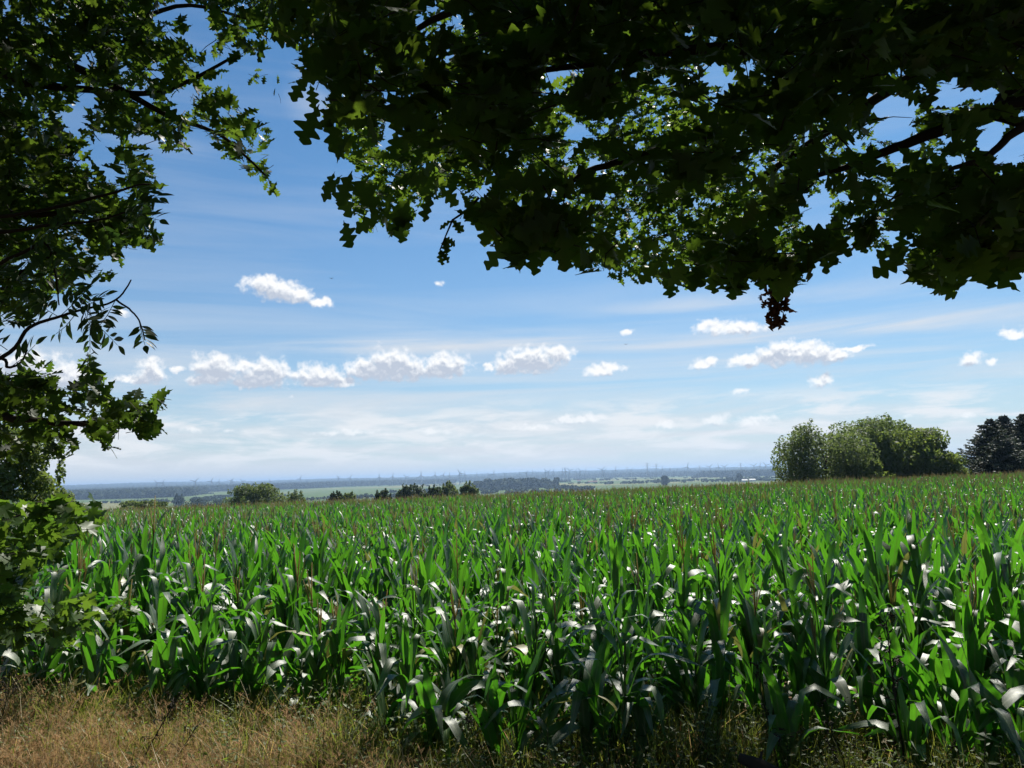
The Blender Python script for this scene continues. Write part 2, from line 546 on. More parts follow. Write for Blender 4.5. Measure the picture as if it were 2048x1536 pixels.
M_WOOD_FAR = leaf_mat("far_wood_foliage", (0.022, 0.04, 0.018), (0.045, 0.065, 0.025), (0.02, 0.035, 0.012), (0.03, 0.045, 0.015), 0.8, 0.1, 0.15)
M_STEEL = principled("galvanised_steel", (0.22, 0.23, 0.25), 0.5, 0.4)
M_TURBINE = principled("turbine_paint", (0.24, 0.25, 0.27), 0.5, 0.4)
M_WALL = principled("white_render", (0.72, 0.70, 0.66), 0.8, 0.2, 2.0, (0.62, 0.60, 0.56))
M_ROOF = principled("red_tile", (0.22, 0.085, 0.05), 0.8, 0.2, 3.0, (0.15, 0.06, 0.04))
M_PANE = principled("dark_glass", (0.03, 0.035, 0.04), 0.2, 0.5)
M_BIRD = principled("bird_plumage", (0.03, 0.03, 0.035), 0.7, 0.2)

# ------------------------------------------------------------------ terrain
E0, E1 = np.array([-4.3, 5.35]), np.array([3.2, 3.95])      # front edge of the maize field
E_DIR = (E1 - E0) / np.linalg.norm(E1 - E0)
E_NRM = np.array([-E_DIR[1], E_DIR[0]])
FIELD_END = 72.0


def smooth(x, a, b):
    t = np.clip((np.asarray(x, float) - a) / (b - a), 0, 1)
    return t * t * (3 - 2 * t)


def edge_s(x, y):
    # straight on the right, bending away from the lane on the left
    return np.minimum((x - E0[0]) * E_NRM[0] + (y - E0[1]) * E_NRM[1], ((y - 4.72) + 0.42 * (x + 0.8)) / 1.085)


def ground_z(x, y):
    x, y = np.asarray(x, float), np.asarray(y, float)
    s = edge_s(x, y)
    z = -0.60 * smooth(s, 0.0, 3.8)
    yy = np.clip(y, 8, FIELD_END + 20)
    z = z - 0.0118 * (yy - 8) - 0.12 * smooth(yy, 40, 74) + 0.0125 * np.clip(x, -80, 80) * smooth(y, 8, 60)
    z = z - 33.0 * smooth(y, FIELD_END + 6, 520.0)
    # behind and beside the camera the lane bank stays level, the plain far away is nearly flat
    z = z + np.where(y > 900, 1.2 * np.sin(x * 0.0013 + 1.0) * np.sin(y * 0.0009), 0)
    rr = np.hypot(x, y)
    z = z + smooth(rr, 5000, 11000) * (22 + 9 * np.sin(x * 0.0011 + 0.7) + 6 * np.sin(x * 0.0027 + y * 0.0008))
    return z


def build_ground():
    rad = np.concatenate([[0.0], np.geomspace(0.6, 26000.0, 170)])
    ang = np.linspace(0, 2 * math.pi, 289)[:-1]
    rr, aa = np.meshgrid(rad[1:], ang, indexing="ij")
    X, Y = rr * np.sin(aa), rr * np.cos(aa)
    Z = ground_z(X, Y)
    near = smooth(rr, 60, 20)
    Z = Z + near * 0.025 * (np.sin(X * 7.1 + Y * 2.3) * np.sin(Y * 6.3 - X * 1.7))
    V = np.vstack([[[0, 0, float(ground_z(0.0, 0.0))]], np.stack([X, Y, Z], -1).reshape(-1, 3)])
    n, k = len(rad) - 1, len(ang)
    i, j = np.meshgrid(np.arange(n - 1), np.arange(k), indexing="ij")
    q = np.stack([1 + i * k + j, 1 + (i + 1) * k + j, 1 + (i + 1) * k + (j + 1) % k, 1 + i * k + (j + 1) % k], -1).reshape(-1, 4)
    t = [[0, 1 + x, 1 + (x + 1) % k] for x in range(k)]
    mb = MB()
    mb.add(V, q, t)
    m = bpy.data.materials.new("ground")
    m.use_nodes = True
    tr = m.node_tree
    g = NG(tr)
    b = tr.nodes["Principled BSDF"]
    b.inputs["Roughness"].default_value = 0.95
    b.inputs["Specular IOR Level"].default_value = 0.1
    pos = g.new("ShaderNodeNewGeometry").outputs["Position"]
    sp = g.new("ShaderNodeSeparateXYZ")
    g.put(sp.inputs[0], pos)
    dist = g.v("LENGTH", pos, out=1)
    n1 = g.noise(pos, 9.0, 6.0, 0.65)
    soil = g.mix(n1, (0.055, 0.035, 0.022), (0.15, 0.10, 0.06))
    litter = g.noise(pos, 60.0, 4.0, 0.7)
    soil = g.mix(g.ss(litter, 0.52, 0.68), soil, (0.24, 0.16, 0.085))
    wd = g.v("ADD", pos, g.v("MULTIPLY", g.noise(g.v("MULTIPLY", pos, (0.002, 0.002, 0.0)), 1.0, 3.0, color=True), (260.0, 180.0, 0.0)))
    vo = g.new("ShaderNodeTexVoronoi")
    vo.feature = "F1"
    g.put(vo.inputs["Vector"], g.v("MULTIPLY", wd, (0.0034, 0.0022, 0.0)))
    vo.inputs["Scale"].default_value = 1.0
    cs = g.new("ShaderNodeSeparateColor")
    g.put(cs.inputs[0], vo.outputs["Color"])
    field = g.mix(cs.outputs[0], (0.055, 0.095, 0.026), (0.11, 0.145, 0.042))
    field = g.mix(g.ss(cs.outputs[1], 0.78, 0.80), field, (0.24, 0.20, 0.095))
    field = g.mix(g.noise(pos, 0.02, 4.0), field, (0.06, 0.10, 0.03))
    col = g.mix(g.ss(dist, 70.0, 110.0), soil, field)
    g.put(b.inputs["Base Color"], col)
    bp = g.new("ShaderNodeBump")
    bp.inputs["Strength"].default_value = 0.8
    bp.inputs["Distance"].default_value = 0.04
    g.put(bp.inputs["Height"], n1)
    g.put(b.inputs["Normal"], bp.outputs[0])
    o = mb.build("ground", m)
    tag(o, "soil of the bank, field and green valley plain reaching the horizon", None, None, "structure")


build_ground()

# haze: the air between the hill and the far woods
def build_haze():
    mb = MB()
    mb.box((0, 0, 14.0), (62000, 62000, 122.0))
    m = bpy.data.materials.new("haze")
    m.use_nodes = True
    t = m.node_tree
    t.nodes.clear()
    o_ = t.nodes.new("ShaderNodeOutputMaterial")
    v = t.nodes.new("ShaderNodeVolumePrincipled")
    v.inputs["Color"].default_value = (0.44, 0.63, 0.90, 1)
    v.inputs["Density"].default_value = 1.25e-4
    v.inputs["Anisotropy"].default_value = 0.25
    t.links.new(v.outputs[0], o_.inputs["Volume"])
    o = mb.build("haze", m, smooth=False)
    tag(o, "thin blue summer haze over the valley plain", None, None, "stuff")


build_haze()

# ------------------------------------------------------------------ leaf shapes
def leaf_template(stations, fold=0.12, droop=0.10, wave=0.0):
    """stations: (t along, half width). Leaf along +Y, unit length; folded along the midrib, tip drooping."""
    V, Q, UV = [], [], []
    for i, st in enumerate(stations):
        t_, w, w2 = st if len(st) == 3 else (st[0], st[1], st[1])
        zc = -droop * t_ * t_
        wv = wave * math.sin(i * 2.1)
        V += [(-w, t_ + 0.12 * w, zc + fold * w + wv), (0, t_, zc), (w2, t_ + 0.12 * w2, zc + fold * w2 - wv)]
        UV += [(0, t_), (0.5, t_), (1, t_)]
        if i:
            a = 3 * (i - 1)
            Q += [(a, a + 1, a + 4, a + 3), (a + 1, a + 2, a + 5, a + 4)]
    return np.array(V, float), np.array(Q), np.array(UV, float)


def oak_stations(r, lod=0):
    # rounded lobes leaning towards the tip, deep bays between them, the two sides out of step
    n = 17 if lod else 25
    k = r.uniform(0.85, 1.12)
    st = [(-0.06, 0.008, 0.008)]
    ph = r.uniform(-0.12, 0.12, 2) + np.array([0.0, 0.42])
    nl = r.uniform(3.3, 4.1)
    amp = r.uniform(0.75, 1.2, (2, 6))
    for i in range(n):
        t_ = 0.03 + 0.97 * i / (n - 1)
        env = 0.34 * math.sin(math.pi * min(1.0, t_) ** 1.3) ** 0.7 if t_ < 0.999 else 0.0
        w = []
        for q in (0, 1):
            c = nl * t_ + ph[q]
            lobe = (0.5 - 0.5 * math.cos(2 * math.pi * c)) ** 0.62
            a = amp[q][int(c) % 6]
            w.append(max(0.012, env * k * ((0.27 + 0.73 * lobe * a) if t_ < 0.9 else 0.8)))
        st.append((t_, w[0], w[1]))
    return st


OAK_HI = [leaf_template(oak_stations(rng), rng.uniform(0.05, 0.3), rng.uniform(0.0, 0.25), 0.012) for _ in range(6)]
OAK_LO = [leaf_template(oak_stations(rng, 1), rng.uniform(0.05, 0.3), rng.uniform(0.0, 0.25), 0.012) for _ in range(5)]
ASH_ST = [(0, 0.008), (0.08, 0.01), (0.2, 0.10), (0.4, 0.165), (0.6, 0.155), (0.8, 0.085), (1.0, 0.004)]
LEAFLET = leaf_template(ASH_ST, 0.2, 0.15)


def maple_template(r):
    out = [(0.0, -0.05), (0.16, -0.02), (0.30, -0.10), (0.34, 0.05), (0.50, 0.14), (0.40, 0.24), (0.52, 0.40), (0.60, 0.58), (0.42, 0.54), (0.24, 0.50),
           (0.22, 0.66), (0.26, 0.78), (0.11, 0.80), (0.0, 1.0)]
    pts = out + [(-x, y) for x, y in out[-2:0:-1]]
    V = [(0, 0.28, -0.02)] + [(x * r.uniform(0.92, 1.08), y, 0.10 * abs(x) - 0.12 * y * y + r.normal(0, 0.015)) for x, y in pts]
    n = len(pts)
    T = [(0, 1 + i, 1 + (i + 1) % n) for i in range(n)]
    return np.array(V, float), np.array(T), np.array([(0.5, v[1]) for v in V])


MAPLE = [maple_template(rng) for _ in range(4)]


def norm(a):
    return a / (np.linalg.norm(a, axis=-1, keepdims=True) + 1e-9)


class LeafSet:
    def __init__(self):
        self.P, self.Y, self.Z, self.S = [], [], [], []

    def add(self, P, Y, Z, S):
        self.P.append(np.atleast_2d(P)); self.Y.append(np.atleast_2d(Y)); self.Z.append(np.atleast_2d(Z)); self.S.append(np.atleast_1d(S))

    def arrays(self):
        P, Y, Z, S = np.concatenate(self.P), norm(np.concatenate(self.Y)), np.concatenate(self.Z), np.concatenate(self.S)
        X = norm(np.cross(Y, Z))
        Z = np.cross(X, Y)
        return P, X, Y, Z, S


def emit(mb, tpl, P, X, Y, Z, S, quads=True):
    V0, F0, U0 = tpl
    n, k = len(P), len(V0)
    if not n:
        return
    V = P[:, None, :] + S[:, None, None] * (V0[None, :, 0:1] * X[:, None, :] + V0[None, :, 1:2] * Y[:, None, :] + V0[None, :, 2:3] * Z[:, None, :])
    F = (F0[None] + (np.arange(n) * k)[:, None, None]).reshape(-1, F0.shape[1])
    if F0.shape[1] == 4:
        mb.add(V.reshape(-1, 3), F, None, 0, np.tile(U0, (n, 1)))
    else:
        mb.add(V.reshape(-1, 3), None, F, 0, np.tile(U0, (n, 1)))


def finish_leaves(parent, ls, mat, hi, lo, n_own=300, name="leaf", mass="foliage"):
    """The leaves that show largest become objects of their own, the rest one mass."""
    P, X, Y, Z, S = ls.arrays()
    c = P + Y * S[:, None] * 0.5
    px, py, d = proj(c)
    inside = (px > 0) & (px < 2048) & (py > 0) & (py < 1536) & (d > 0.3)
    # nearest leaf per 24 px cell shows; others behind it mostly do not
    cell = (np.clip(px, 0, 2047) // 24).astype(int) * 100 + (np.clip(py, 0, 1535) // 24).astype(int)
    order = np.argsort(d)
    seen, vis = {}, np.zeros(len(P), bool)
    for i in order:
        if inside[i] and seen.get(cell[i], 0) < 2:
            seen[cell[i]] = seen.get(cell[i], 0) + 1
            vis[i] = True
    score = np.where(vis, S / np.maximum(d, 0.3), -1)
    own = np.argsort(-score)[:n_own]
    own = own[score[own] > 0]
    meshes = []
    for tpl in hi:
        mb = MB()
        V0, F0, U0 = tpl
        mb.add(V0, F0 if F0.shape[1] == 4 else None, F0 if F0.shape[1] == 3 else None, 0, U0)
        meshes.append(mb.mesh(name, mat))
    inv = Matrix.Translation(parent.location).inverted()
    for k, i in enumerate(own):
        o = bpy.data.objects.new(name, meshes[k % len(meshes)])
        COL.objects.link(o)
        o.parent = parent
        s = S[i]
        o.matrix_local = inv @ Matrix(((X[i][0] * s, Y[i][0] * s, Z[i][0] * s, P[i][0]), (X[i][1] * s, Y[i][1] * s, Z[i][1] * s, P[i][1]),
                                       (X[i][2] * s, Y[i][2] * s, Z[i][2] * s, P[i][2]), (0, 0, 0, 1)))
    rest = np.setdiff1d(np.arange(len(P)), own)
    if len(rest):
        mb = MB()
        for k, tpl in enumerate(lo):
            r_ = rest[k::len(lo)]
            emit(mb, tpl, P[r_], X[r_], Y[r_], Z[r_], S[r_])
        o = mb.build(mass, mat, parent)
        o["kind"] = "stuff"


def in_poly(poly, x, y):
    poly = np.asarray(poly, float)
    r = np.zeros(len(x), bool)
    j = len(poly) - 1
    for i in range(len(poly)):
        xi, yi, xj, yj = *poly[i], *poly[j]
        c = ((yi > y) != (yj > y)) & (x < (xj - xi) * (y - yi) / (yj - yi + 1e-12) + xi)
        r ^= c
        j = i
    return r


def clear_of(gaps, x, y, grow=1.0):
    ok = np.ones(len(x), bool)
    for gx, gy, rx, ry in gaps:
        ok &= ((x - gx) / (rx * grow)) ** 2 + ((y - gy) / (ry * grow)) ** 2 > 1
    return ok


def sprays(ls, twigs, poly, gaps, n_tips, dlo, dhi, size, r, per=(4, 8), droop=0.35, dfun=None):
    """Leafy twig ends spread through the part of the crown that the polygon outlines, between two distances."""
    poly = np.asarray(poly, float)
    lo, hi = poly.min(0), poly.max(0)
    got = 0
    while got < n_tips:
        m_ = n_tips * 3
        x, y = r.uniform(lo[0], hi[0], m_), r.uniform(lo[1], hi[1], m_)
        ok = in_poly(poly, x, y) & clear_of(gaps, x, y, 1.15)
        x, y = x[ok][: n_tips - got], y[ok][: n_tips - got]
        d = r.uniform(dlo, dhi, len(x)) if dfun is None else dfun(x, y, r.uniform(0, 1, len(x)))
        T = at(x, y, d)
        got += len(x)
        for tip in T:
            ax = norm(np.array([r.normal(), r.normal() * 0.7, r.normal() * 0.35 - 0.15]))
            k = r.integers(*per)
            ph = r.uniform(0, 6.28) + np.arange(k) * 2.4
            side = norm(np.cross(ax, [0, 0, 1.0])); upv = np.cross(side, ax)
            spread = r.uniform(0.5, 1.5, k)
            Y = ax + spread[:, None] * (np.cos(ph)[:, None] * side + 0.55 * np.sin(ph)[:, None] * upv)
            Y[:, 2] -= droop * r.uniform(0, 1, k)
            Y = norm(Y)
            Z = np.array([0, -0.25, 0.8]) + r.normal(0, 0.75, (k, 3))
            S = size * r.uniform(0.65, 1.15, k)
            base = tip - ax * r.uniform(0, 2.0, k)[:, None] * size + r.normal(0, 0.12, (k, 3)) * size
            c = base + Y * S[:, None] * 0.55
            cx, cy_, _ = proj(c)
            wob = 26.0 * F_PX / 1536.0
            cx = cx + wob * np.sin(cy_ * 0.047 + 1.3 * np.sin(cx * 0.021)) * 0.6
            cy_ = cy_ - wob * (-0.25 + 0.65 * np.sin(cx * 0.061 + 1.7 * np.sin(cy_ * 0.017)))
            e = base + Y * S[:, None] * 0.95
            ex, ey, _ = proj(e)
            keep = in_poly(poly, cx, cy_) & clear_of(gaps, cx, cy_) & (clear_of(gaps, ex, ey, 0.85))
            if keep.any():
                ls.add(base[keep], Y[keep], Z[keep], S[keep])
                if twigs is not None:
                    a_ = tip - ax * size * r.uniform(0.8, 1.6) + np.array([0, 0, size * 0.2])
                    qx, qy, _ = proj(np.stack([a_, (a_ + tip) / 2]))
                    if in_poly(poly, qx, qy).all() and clear_of(gaps, qx, qy).all():
                        twigs.append((a_, tip, size))


def twig_mesh(twigs, parent, mat, keep=None):
    mb = MB()
    for a, b, s in twigs:
        mid = (a + b) / 2 + rng.normal(0, 0.08 * s, 3)
        mb.tube([a, mid, b], [0.022 * s, 0.018 * s, 0.01 * s], 3)
    if mb.n:
        o = mb.build("twigs", mat, parent)
        o["kind"] = "stuff"


def branch(parent, pts, r0, r1, name="branch", mat=None, k=7):
    pts = np.asarray(pts, float)
    # resample with a little wander
    t = np.linspace(0, len(pts) - 1, 6 * (len(pts) - 1) + 1)
    i = np.clip(t.astype(int), 0, len(pts) - 2)
    f = (t - i)[:, None]
    P0, P1 = pts[np.maximum(i - 1, 0)], pts[i]
    P2, P3 = pts[i + 1], pts[np.minimum(i + 2, len(pts) - 1)]
    C = 0.5 * (2 * P1 + (P2 - P0) * f + (2 * P0 - 5 * P1 + 4 * P2 - P3) * f ** 2 + (3 * P1 - P0 - 3 * P2 + P3) * f ** 3)
    C[1:-1] += rng.normal(0, 0.25 * r1, (len(C) - 2, 3))
    mb = MB()
    mb.tube(C, np.linspace(r0, r1, len(C)), k)
    return mb.build(name, mat or M_BARK, parent)


def px_path(pts):
    return [at(x, y, d) for x, y, d in pts]


def cluster_meshes(n, tpls, size, mat, r, leaves=26, radius=0.32):
    out = []
    for _ in range(n):
        ls = LeafSet()
        P = r.normal(0, radius * 0.55, (leaves, 3))
        Y = norm(P + r.normal(0, 0.25, (leaves, 3)) + [0, 0, -0.1])
        ls.add(P, Y, np.array([0, 0, 1.0]) + r.normal(0, 0.5, (leaves, 3)), size * r.uniform(0.7, 1.15, leaves))
        mb = MB()
        a = ls.arrays()
        for k, t_ in enumerate(tpls):
            emit(mb, t_, *[q[k::len(tpls)] for q in a])
        out.append(mb.mesh("leaf_cluster", mat))
    return out


def shade_crown(parent, clusters, blobs, n, r, name="crown"):
    """Unseen crown above and beside the view: leaf clusters added to shade the boughs."""
    pts = []
    w = np.array([b[3] * b[4] * b[5] for b in blobs], float)
    for b, k in zip(blobs, np.maximum(1, (n * w / w.sum())).astype(int)):
        u = norm(r.normal(0, 1, (k, 3))) * (r.uniform(0.15, 1, k) ** (1 / 3))[:, None]
        pts.append(np.array(b[:3]) + u * np.array(b[3:6]))
    P = np.concatenate(pts)
    px, py, d = proj(P)
    m = 420.0 / np.maximum(d, 0.5) + 30
    inview = (d > -0.2) & (px > -m) & (px < 2048 + m) & (py > -m) & (py < 1536 + m)
    P = P[~inview & (P[:, 2] > 1.9)]
    o = scatter(name, P - np.array(parent.location), r.uniform(0, 6.28, (len(P), 3)), r.uniform(0.8, 1.3, len(P)), r.integers(0, len(clusters), len(P)), clusters)
    o.parent = parent
    o["kind"] = "stuff"
    return o


# ------------------------------------------------------------------ the oak over the right half
RIGHT_POLY = [(545, -80), (560, 40), (575, 112), (605, 140), (655, 150), (640, 230), (662, 262), (690, 285), (688, 325), (715, 360), (704, 400),
              (712, 440), (745, 468), (800, 478), (828, 455), (826, 405), (880, 402), (930, 392), (958, 440), (970, 500), (985, 522), (1012, 480),
              (1050, 522), (1130, 520), (1152, 475), (1170, 545), (1225, 550), (1245, 490), (1300, 560), (1335, 578), (1360, 545), (1400, 562),
              (1450, 548), (1500, 572), (1550, 562), (1600, 570), (1622, 500), (1640, 528), (1690, 505), (1720, 482), (1755, 495), (1790, 470),
              (1805, 440), (1830, 470), (1815, 545), (1890, 584), (1960, 545), (2048, 555), (2140, 570), (2140, -80)]
RIGHT_GAPS = [(1765, 205, 38, 32), (1830, 172, 28, 16), (1895, 190, 48, 20), (1965, 190, 34, 18), (1985, 285, 36, 34), (2040, 295, 26, 60),
              (1420, 150, 20, 28), (1255, 143, 24, 16), (780, 270, 18, 26), (795, 205, 22, 18), (1150, 275, 22, 16), (1390, 85, 24, 11),
              (1490, 155, 36, 16), (796, 138, 12, 16), (1340, 160, 18, 14), (1545, 152, 20, 12), (1130, 250, 12, 10), (965, 380, 14, 12),
              (2035, 130, 14, 26), (1075, 415, 12, 18), (1650, 300, 12, 9), (1560, 200, 12, 9), (930, 255, 12, 9), (1775, 262, 26, 22),
              (1905, 330, 22, 14), (1280, 285, 16, 10), (1640, 445, 40, 18), (1555, 60, 10, 8), (1690, 150, 22, 12), (1860, 60, 12, 8)]


WINDOWS = [(1330, 225, 75, 42), (1245, 425, 62, 52), (1425, 420, 52, 42), (905, 385, 36, 26), (1150, 255, 55, 28), (1790, 290, 60, 42), (735, 330, 40, 46), (1310, 510, 60, 46),
           (880, 40, 50, 40), (1110, 170, 30, 22), (1520, 330, 40, 26), (1180, 320, 40, 22), (1640, 400, 40, 30), (1050, 330, 34, 26), (1440, 160, 40, 30), (1560, 470, 36, 30), (760, 410, 60, 60)]


def build_right_oak():
    base = np.array([4.6, 1.2, 0.0])
    t = thing("oak_tree", "broad oak whose dark leafy boughs hang over the right half of the field view", "tree", base)
    r = np.random.default_rng(11)
    crown0 = np.array([4.3, 1.4, 4.6])
    branch(t, [base + [0, 0, -0.1], base + [-0.05, 0.05, 1.5], base + [-0.1, 0.1, 3.0], crown0, crown0 + [-0.3, 0.6, 2.2]], 0.34, 0.16, "trunk", k=12)
    # boughs that reach into view
    boughs = [
        ([base + [-0.1, 0.1, 2.7]] + px_path([(2200, 170, 2.5), (2048, 205, 2.4), (1900, 255, 2.45), (1790, 295, 2.5), (1690, 335, 2.6), (1580, 365, 2.8)]), 0.032, 0.007),
        ([base + [-0.05, 0.1, 2.3]] + px_path([(2200, 200, 2.2), (2048, 255, 2.2), (1975, 312, 2.2), (1900, 340, 2.2)]), 0.02, 0.006),
        ([base + [-0.1, 0.1, 3.4]] + px_path([(1980, -120, 3.2), (1650, 100, 3.1), (1490, 230, 3.1), (1300, 305, 3.1), (1175, 343, 3.1), (1115, 392, 3.1)]), 0.036, 0.007),
        ([base + [-0.1, 0.1, 3.0]] + px_path([(2100, 20, 2.3), (1800, 85, 2.2), (1560, 98, 2.2), (1360, 100, 2.2), (1160, 130, 2.3), (960, 160, 2.4)]), 0.03, 0.006),
        ([base + [-0.1, 0.2, 3.6]] + px_path([(1700, -320, 3.4), (1230, -90, 3.2), (940, 10, 3.2), (830, 60, 3.2), (700, 150, 3.2)]), 0.036, 0.006),
        ([crown0] + [at(1900, 100, 5.5), at(1600, 300, 6.5), at(1400, 440, 7.2), at(1250, 500, 7.6)], 0.055, 0.010),
        ([crown0 + [0, 0.2, 0.7]] + [at(1700, -100, 5.5), at(1300, 120, 6.2), at(1000, 260, 6.6), at(800, 390, 6.8)], 0.055, 0.010),
        ([crown0 + [-0.1, 0.3, 1.2]] + [at(1900, -200, 7.0), at(1750, 150, 8.0), at(1650, 330, 8.5)], 0.06, 0.012),
    ]
    for pts, a, b in boughs:
        branch(t, pts, a, b)
    ls, tw = LeafSet(), []
    # near boughs, with windows through which the sunlit far ones show
    near_gaps = RIGHT_GAPS + WINDOWS
    sprays(ls, tw, RIGHT_POLY, near_gaps, 400, 1.5, 2.8, 0.097, r)
    sprays(ls, tw, [(1830, 330), (2140, 330), (2140, 570), (1960, 545), (1890, 584), (1815, 545), (1830, 470), (1795, 430)], near_gaps, 105, 1.7, 2.8, 0.099, r)
    sprays(ls, tw, [(940, 400), (1180, 420), (1160, 520), (1050, 522), (985, 522), (960, 470)], near_gaps, 36, 1.7, 2.4, 0.099, r)
    sprays(ls, tw, [(1400, 470), (1620, 470), (1610, 565), (1500, 575), (1400, 560)], near_gaps, 42, 1.9, 3.0, 0.095, r)
    sprays(ls, tw, [(640, -80), (2140, -80), (2140, 170), (1700, 240), (1350, 260), (900, 330), (720, 300), (640, 200), (600, 120), (560, 60)], near_gaps, 450, 1.6, 3.2, 0.097, r)
    rim = [(700, 380), (745, 455), (820, 445), (900, 395), (965, 470), (1000, 470), (1060, 505), (1120, 505), (1190, 520), (1260, 500), (1330, 560), (1420, 550), (1500, 560), (1590, 555), (1650, 515),
           (1710, 490), (1790, 480), (1840, 530), (1890, 560), (1950, 545), (2010, 545), (650, 190), (655, 240), (690, 300)]
    for (rx, ry) in rim:
        for _ in range(5):
            q = at(rx + r.normal(0, 22), ry - 26 + r.normal(-6, 14), r.uniform(1.7, 2.6))
            Y = norm(np.array([r.normal(0, 0.7), r.normal(0, 0.4), -0.8 + r.normal(0, 0.4)]))
            ls.add(q, Y, np.array([r.normal(0, 0.4), -1.0, r.normal(0.3, 0.5)]), r.uniform(0.06, 0.10))
    # middle of the crown
    sprays(ls, tw, RIGHT_POLY, near_gaps, 460, 3.0, 4.8, 0.095, r)
    # far boughs, leaves small in the picture
    sprays(ls, tw, RIGHT_POLY, RIGHT_GAPS, 1150, 5.5, 9.0, 0.105, r, dfun=lambda x, y, u: 5.5 + u * (1.6 + 2.2 * np.clip((x - 1000) / 600, 0, 1)))
    sprays(ls, tw, [(1020, 150), (1500, 130), (1640, 330), (1600, 560), (1330, 578), (1180, 545), (1160, 420), (1000, 380)], RIGHT_GAPS, 620, 5.2, 7.6, 0.105, r)
    sprays(ls, tw, [(690, 270), (1000, 200), (960, 390), (830, 400), (720, 440)], RIGHT_GAPS, 150, 5.2, 7.2, 0.105, r)
    sprays(ls, tw, [(700, 300), (850, 290), (830, 460), (800, 478), (745, 468), (708, 430)], [], 45, 5.6, 7.2, 0.105, r)
    sprays(ls, tw, [(1170, 430), (1420, 380), (1620, 430), (1600, 570), (1330, 578), (1180, 550)], RIGHT_GAPS, 120, 6.0, 9.0, 0.105, r)
    twig_mesh(tw, t, M_TWIG)
    # the hanging little chain of leaves and the lone sprays along the lower rim
    mb = MB()
    pth = px_path([(958, 395, 2.0), (935, 420, 2.0), (905, 440, 2.0), (890, 475, 2.0), (880, 500, 2.0)])
    mb.tube(pth, [0.004, 0.003, 0.003, 0.002, 0.002], 4)
    for p_ in pth[1:]:
        for _ in range(3):
            Y = norm(np.array([r.normal(0, 0.6), r.normal(0, 0.4), -0.6 + r.normal(0, 0.3)]))
            ls.add(p_, Y, [r.normal(), r.normal(), 1.0], 0.042)
    mb.build("hanging_twig", M_TWIG, t)
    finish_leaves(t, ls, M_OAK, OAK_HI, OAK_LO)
    # withered brown cluster
    wl = LeafSet()
    top = at(1546, 545, 3.0)
    for k in range(60):
        f = r.uniform(0, 1)
        b_ = top + np.array([r.normal(0, 0.022) + 0.01 * f, r.normal(0, 0.025), -0.17 * f])
        wl.add(b_, norm(np.array([r.normal(0, 0.45), r.normal(0, 0.45), -0.9])), r.normal(0, 1, 3), 0.058 * r.uniform(0.6, 1.1))
    mb = MB()
    crumpled = [leaf_template(oak_stations(r, 1), 0.9, 0.6, 0.05) for _ in range(3)]
    arr = wl.arrays()
    for k, tp in enumerate(crumpled):
        emit(mb, tp, *[q[k::3] for q in arr])
    mb.tube([top + [0, 0, 0.12], top, top - [0, 0, 0.16]], [0.004, 0.003, 0.002], 4)
    o = mb.build("withered_leaves", M_WITHER, t)
    tag(o, "brown withered leaves hanging from the oak's lower rim", None, None, "stuff")
    cl = cluster_meshes(5, OAK_LO[:2], 0.13, M_OAK, r)
    shade_crown(t, cl, [(2.4, 3.2, 5.9, 3.8, 3.4, 2.1), (0.6, 2.2, 5.2, 3.2, 2.6, 1.7), (4.8, 1.0, 6.5, 3.8, 4.4, 3.2), (5.2, 6.0, 7.4, 3.2, 3.0, 2.0),
                        (1.5, -2.2, 5.0, 4.0, 2.8, 2.6), (5.0, 4.5, 3.6, 1.6, 2.4, 1.6), (0.0, -3.5, 4.2, 5.0, 2.2, 2.2)], 4200, r)  # unseen leaf clumps, thickened to shade the boughs that hang into view


# ------------------------------------------------------------------ the trees at the left side
LEFT_POLY = [(-80, -80), (565, -80), (562, 80), (530, 98), (490, 106), (462, 128), (456, 155), (470, 200), (500, 235), (522, 260), (540, 290), (549, 340),
             (543, 390), (520, 372), (495, 357), (470, 332), (440, 282), (410, 266), (372, 300), (350, 306), (325, 302), (318, 326), (300, 338),
             (300, 365), (285, 385), (318, 440), (310, 470), (300, 502), (250, 496), (230, 500), (238, 540), (225, 562), (190, 560), (170, 575),
             (150, 560), (120, 590), (60, 640), (30, 640), (-80, 665)]
LEFT_GAPS = [(185, 205, 26, 20), (375, 25, 55, 28), (395, 70, 34, 26), (290, 210, 14, 26), (145, 240, 20, 26), (168, 130, 18, 18), (245, 140, 9, 12),
             (355, 205, 20, 22), (205, 300, 34, 22), (110, 62, 16, 8), (85, 55, 10, 10), (20, 25, 12, 14), (430, 120, 22, 20), (330, 150, 14, 10),
             (225, 345, 22, 16), (60, 470, 20, 12), (120, 420, 14, 10), (150, 475, 12, 10), (60, 540, 14, 18), (30, 600, 12, 8), (240, 395, 26, 12),
             (440, 215, 12, 12), (60, 145, 10, 8), (300, 290, 20, 14), (430, 170, 10, 10), (190, 440, 10, 12), (395, 275, 18, 10)]
LEFT_LOW = [(-80, 735), (40, 738), (70, 730), (110, 766), (130, 772), (165, 728), (190, 725), (215, 760), (205, 792), (232, 802), (290, 800),
            (320, 772), (345, 800), (325, 850), (300, 868), (245, 880), (225, 902), (180, 862), (140, 880), (130, 905), (80, 900), (-80, 935)]


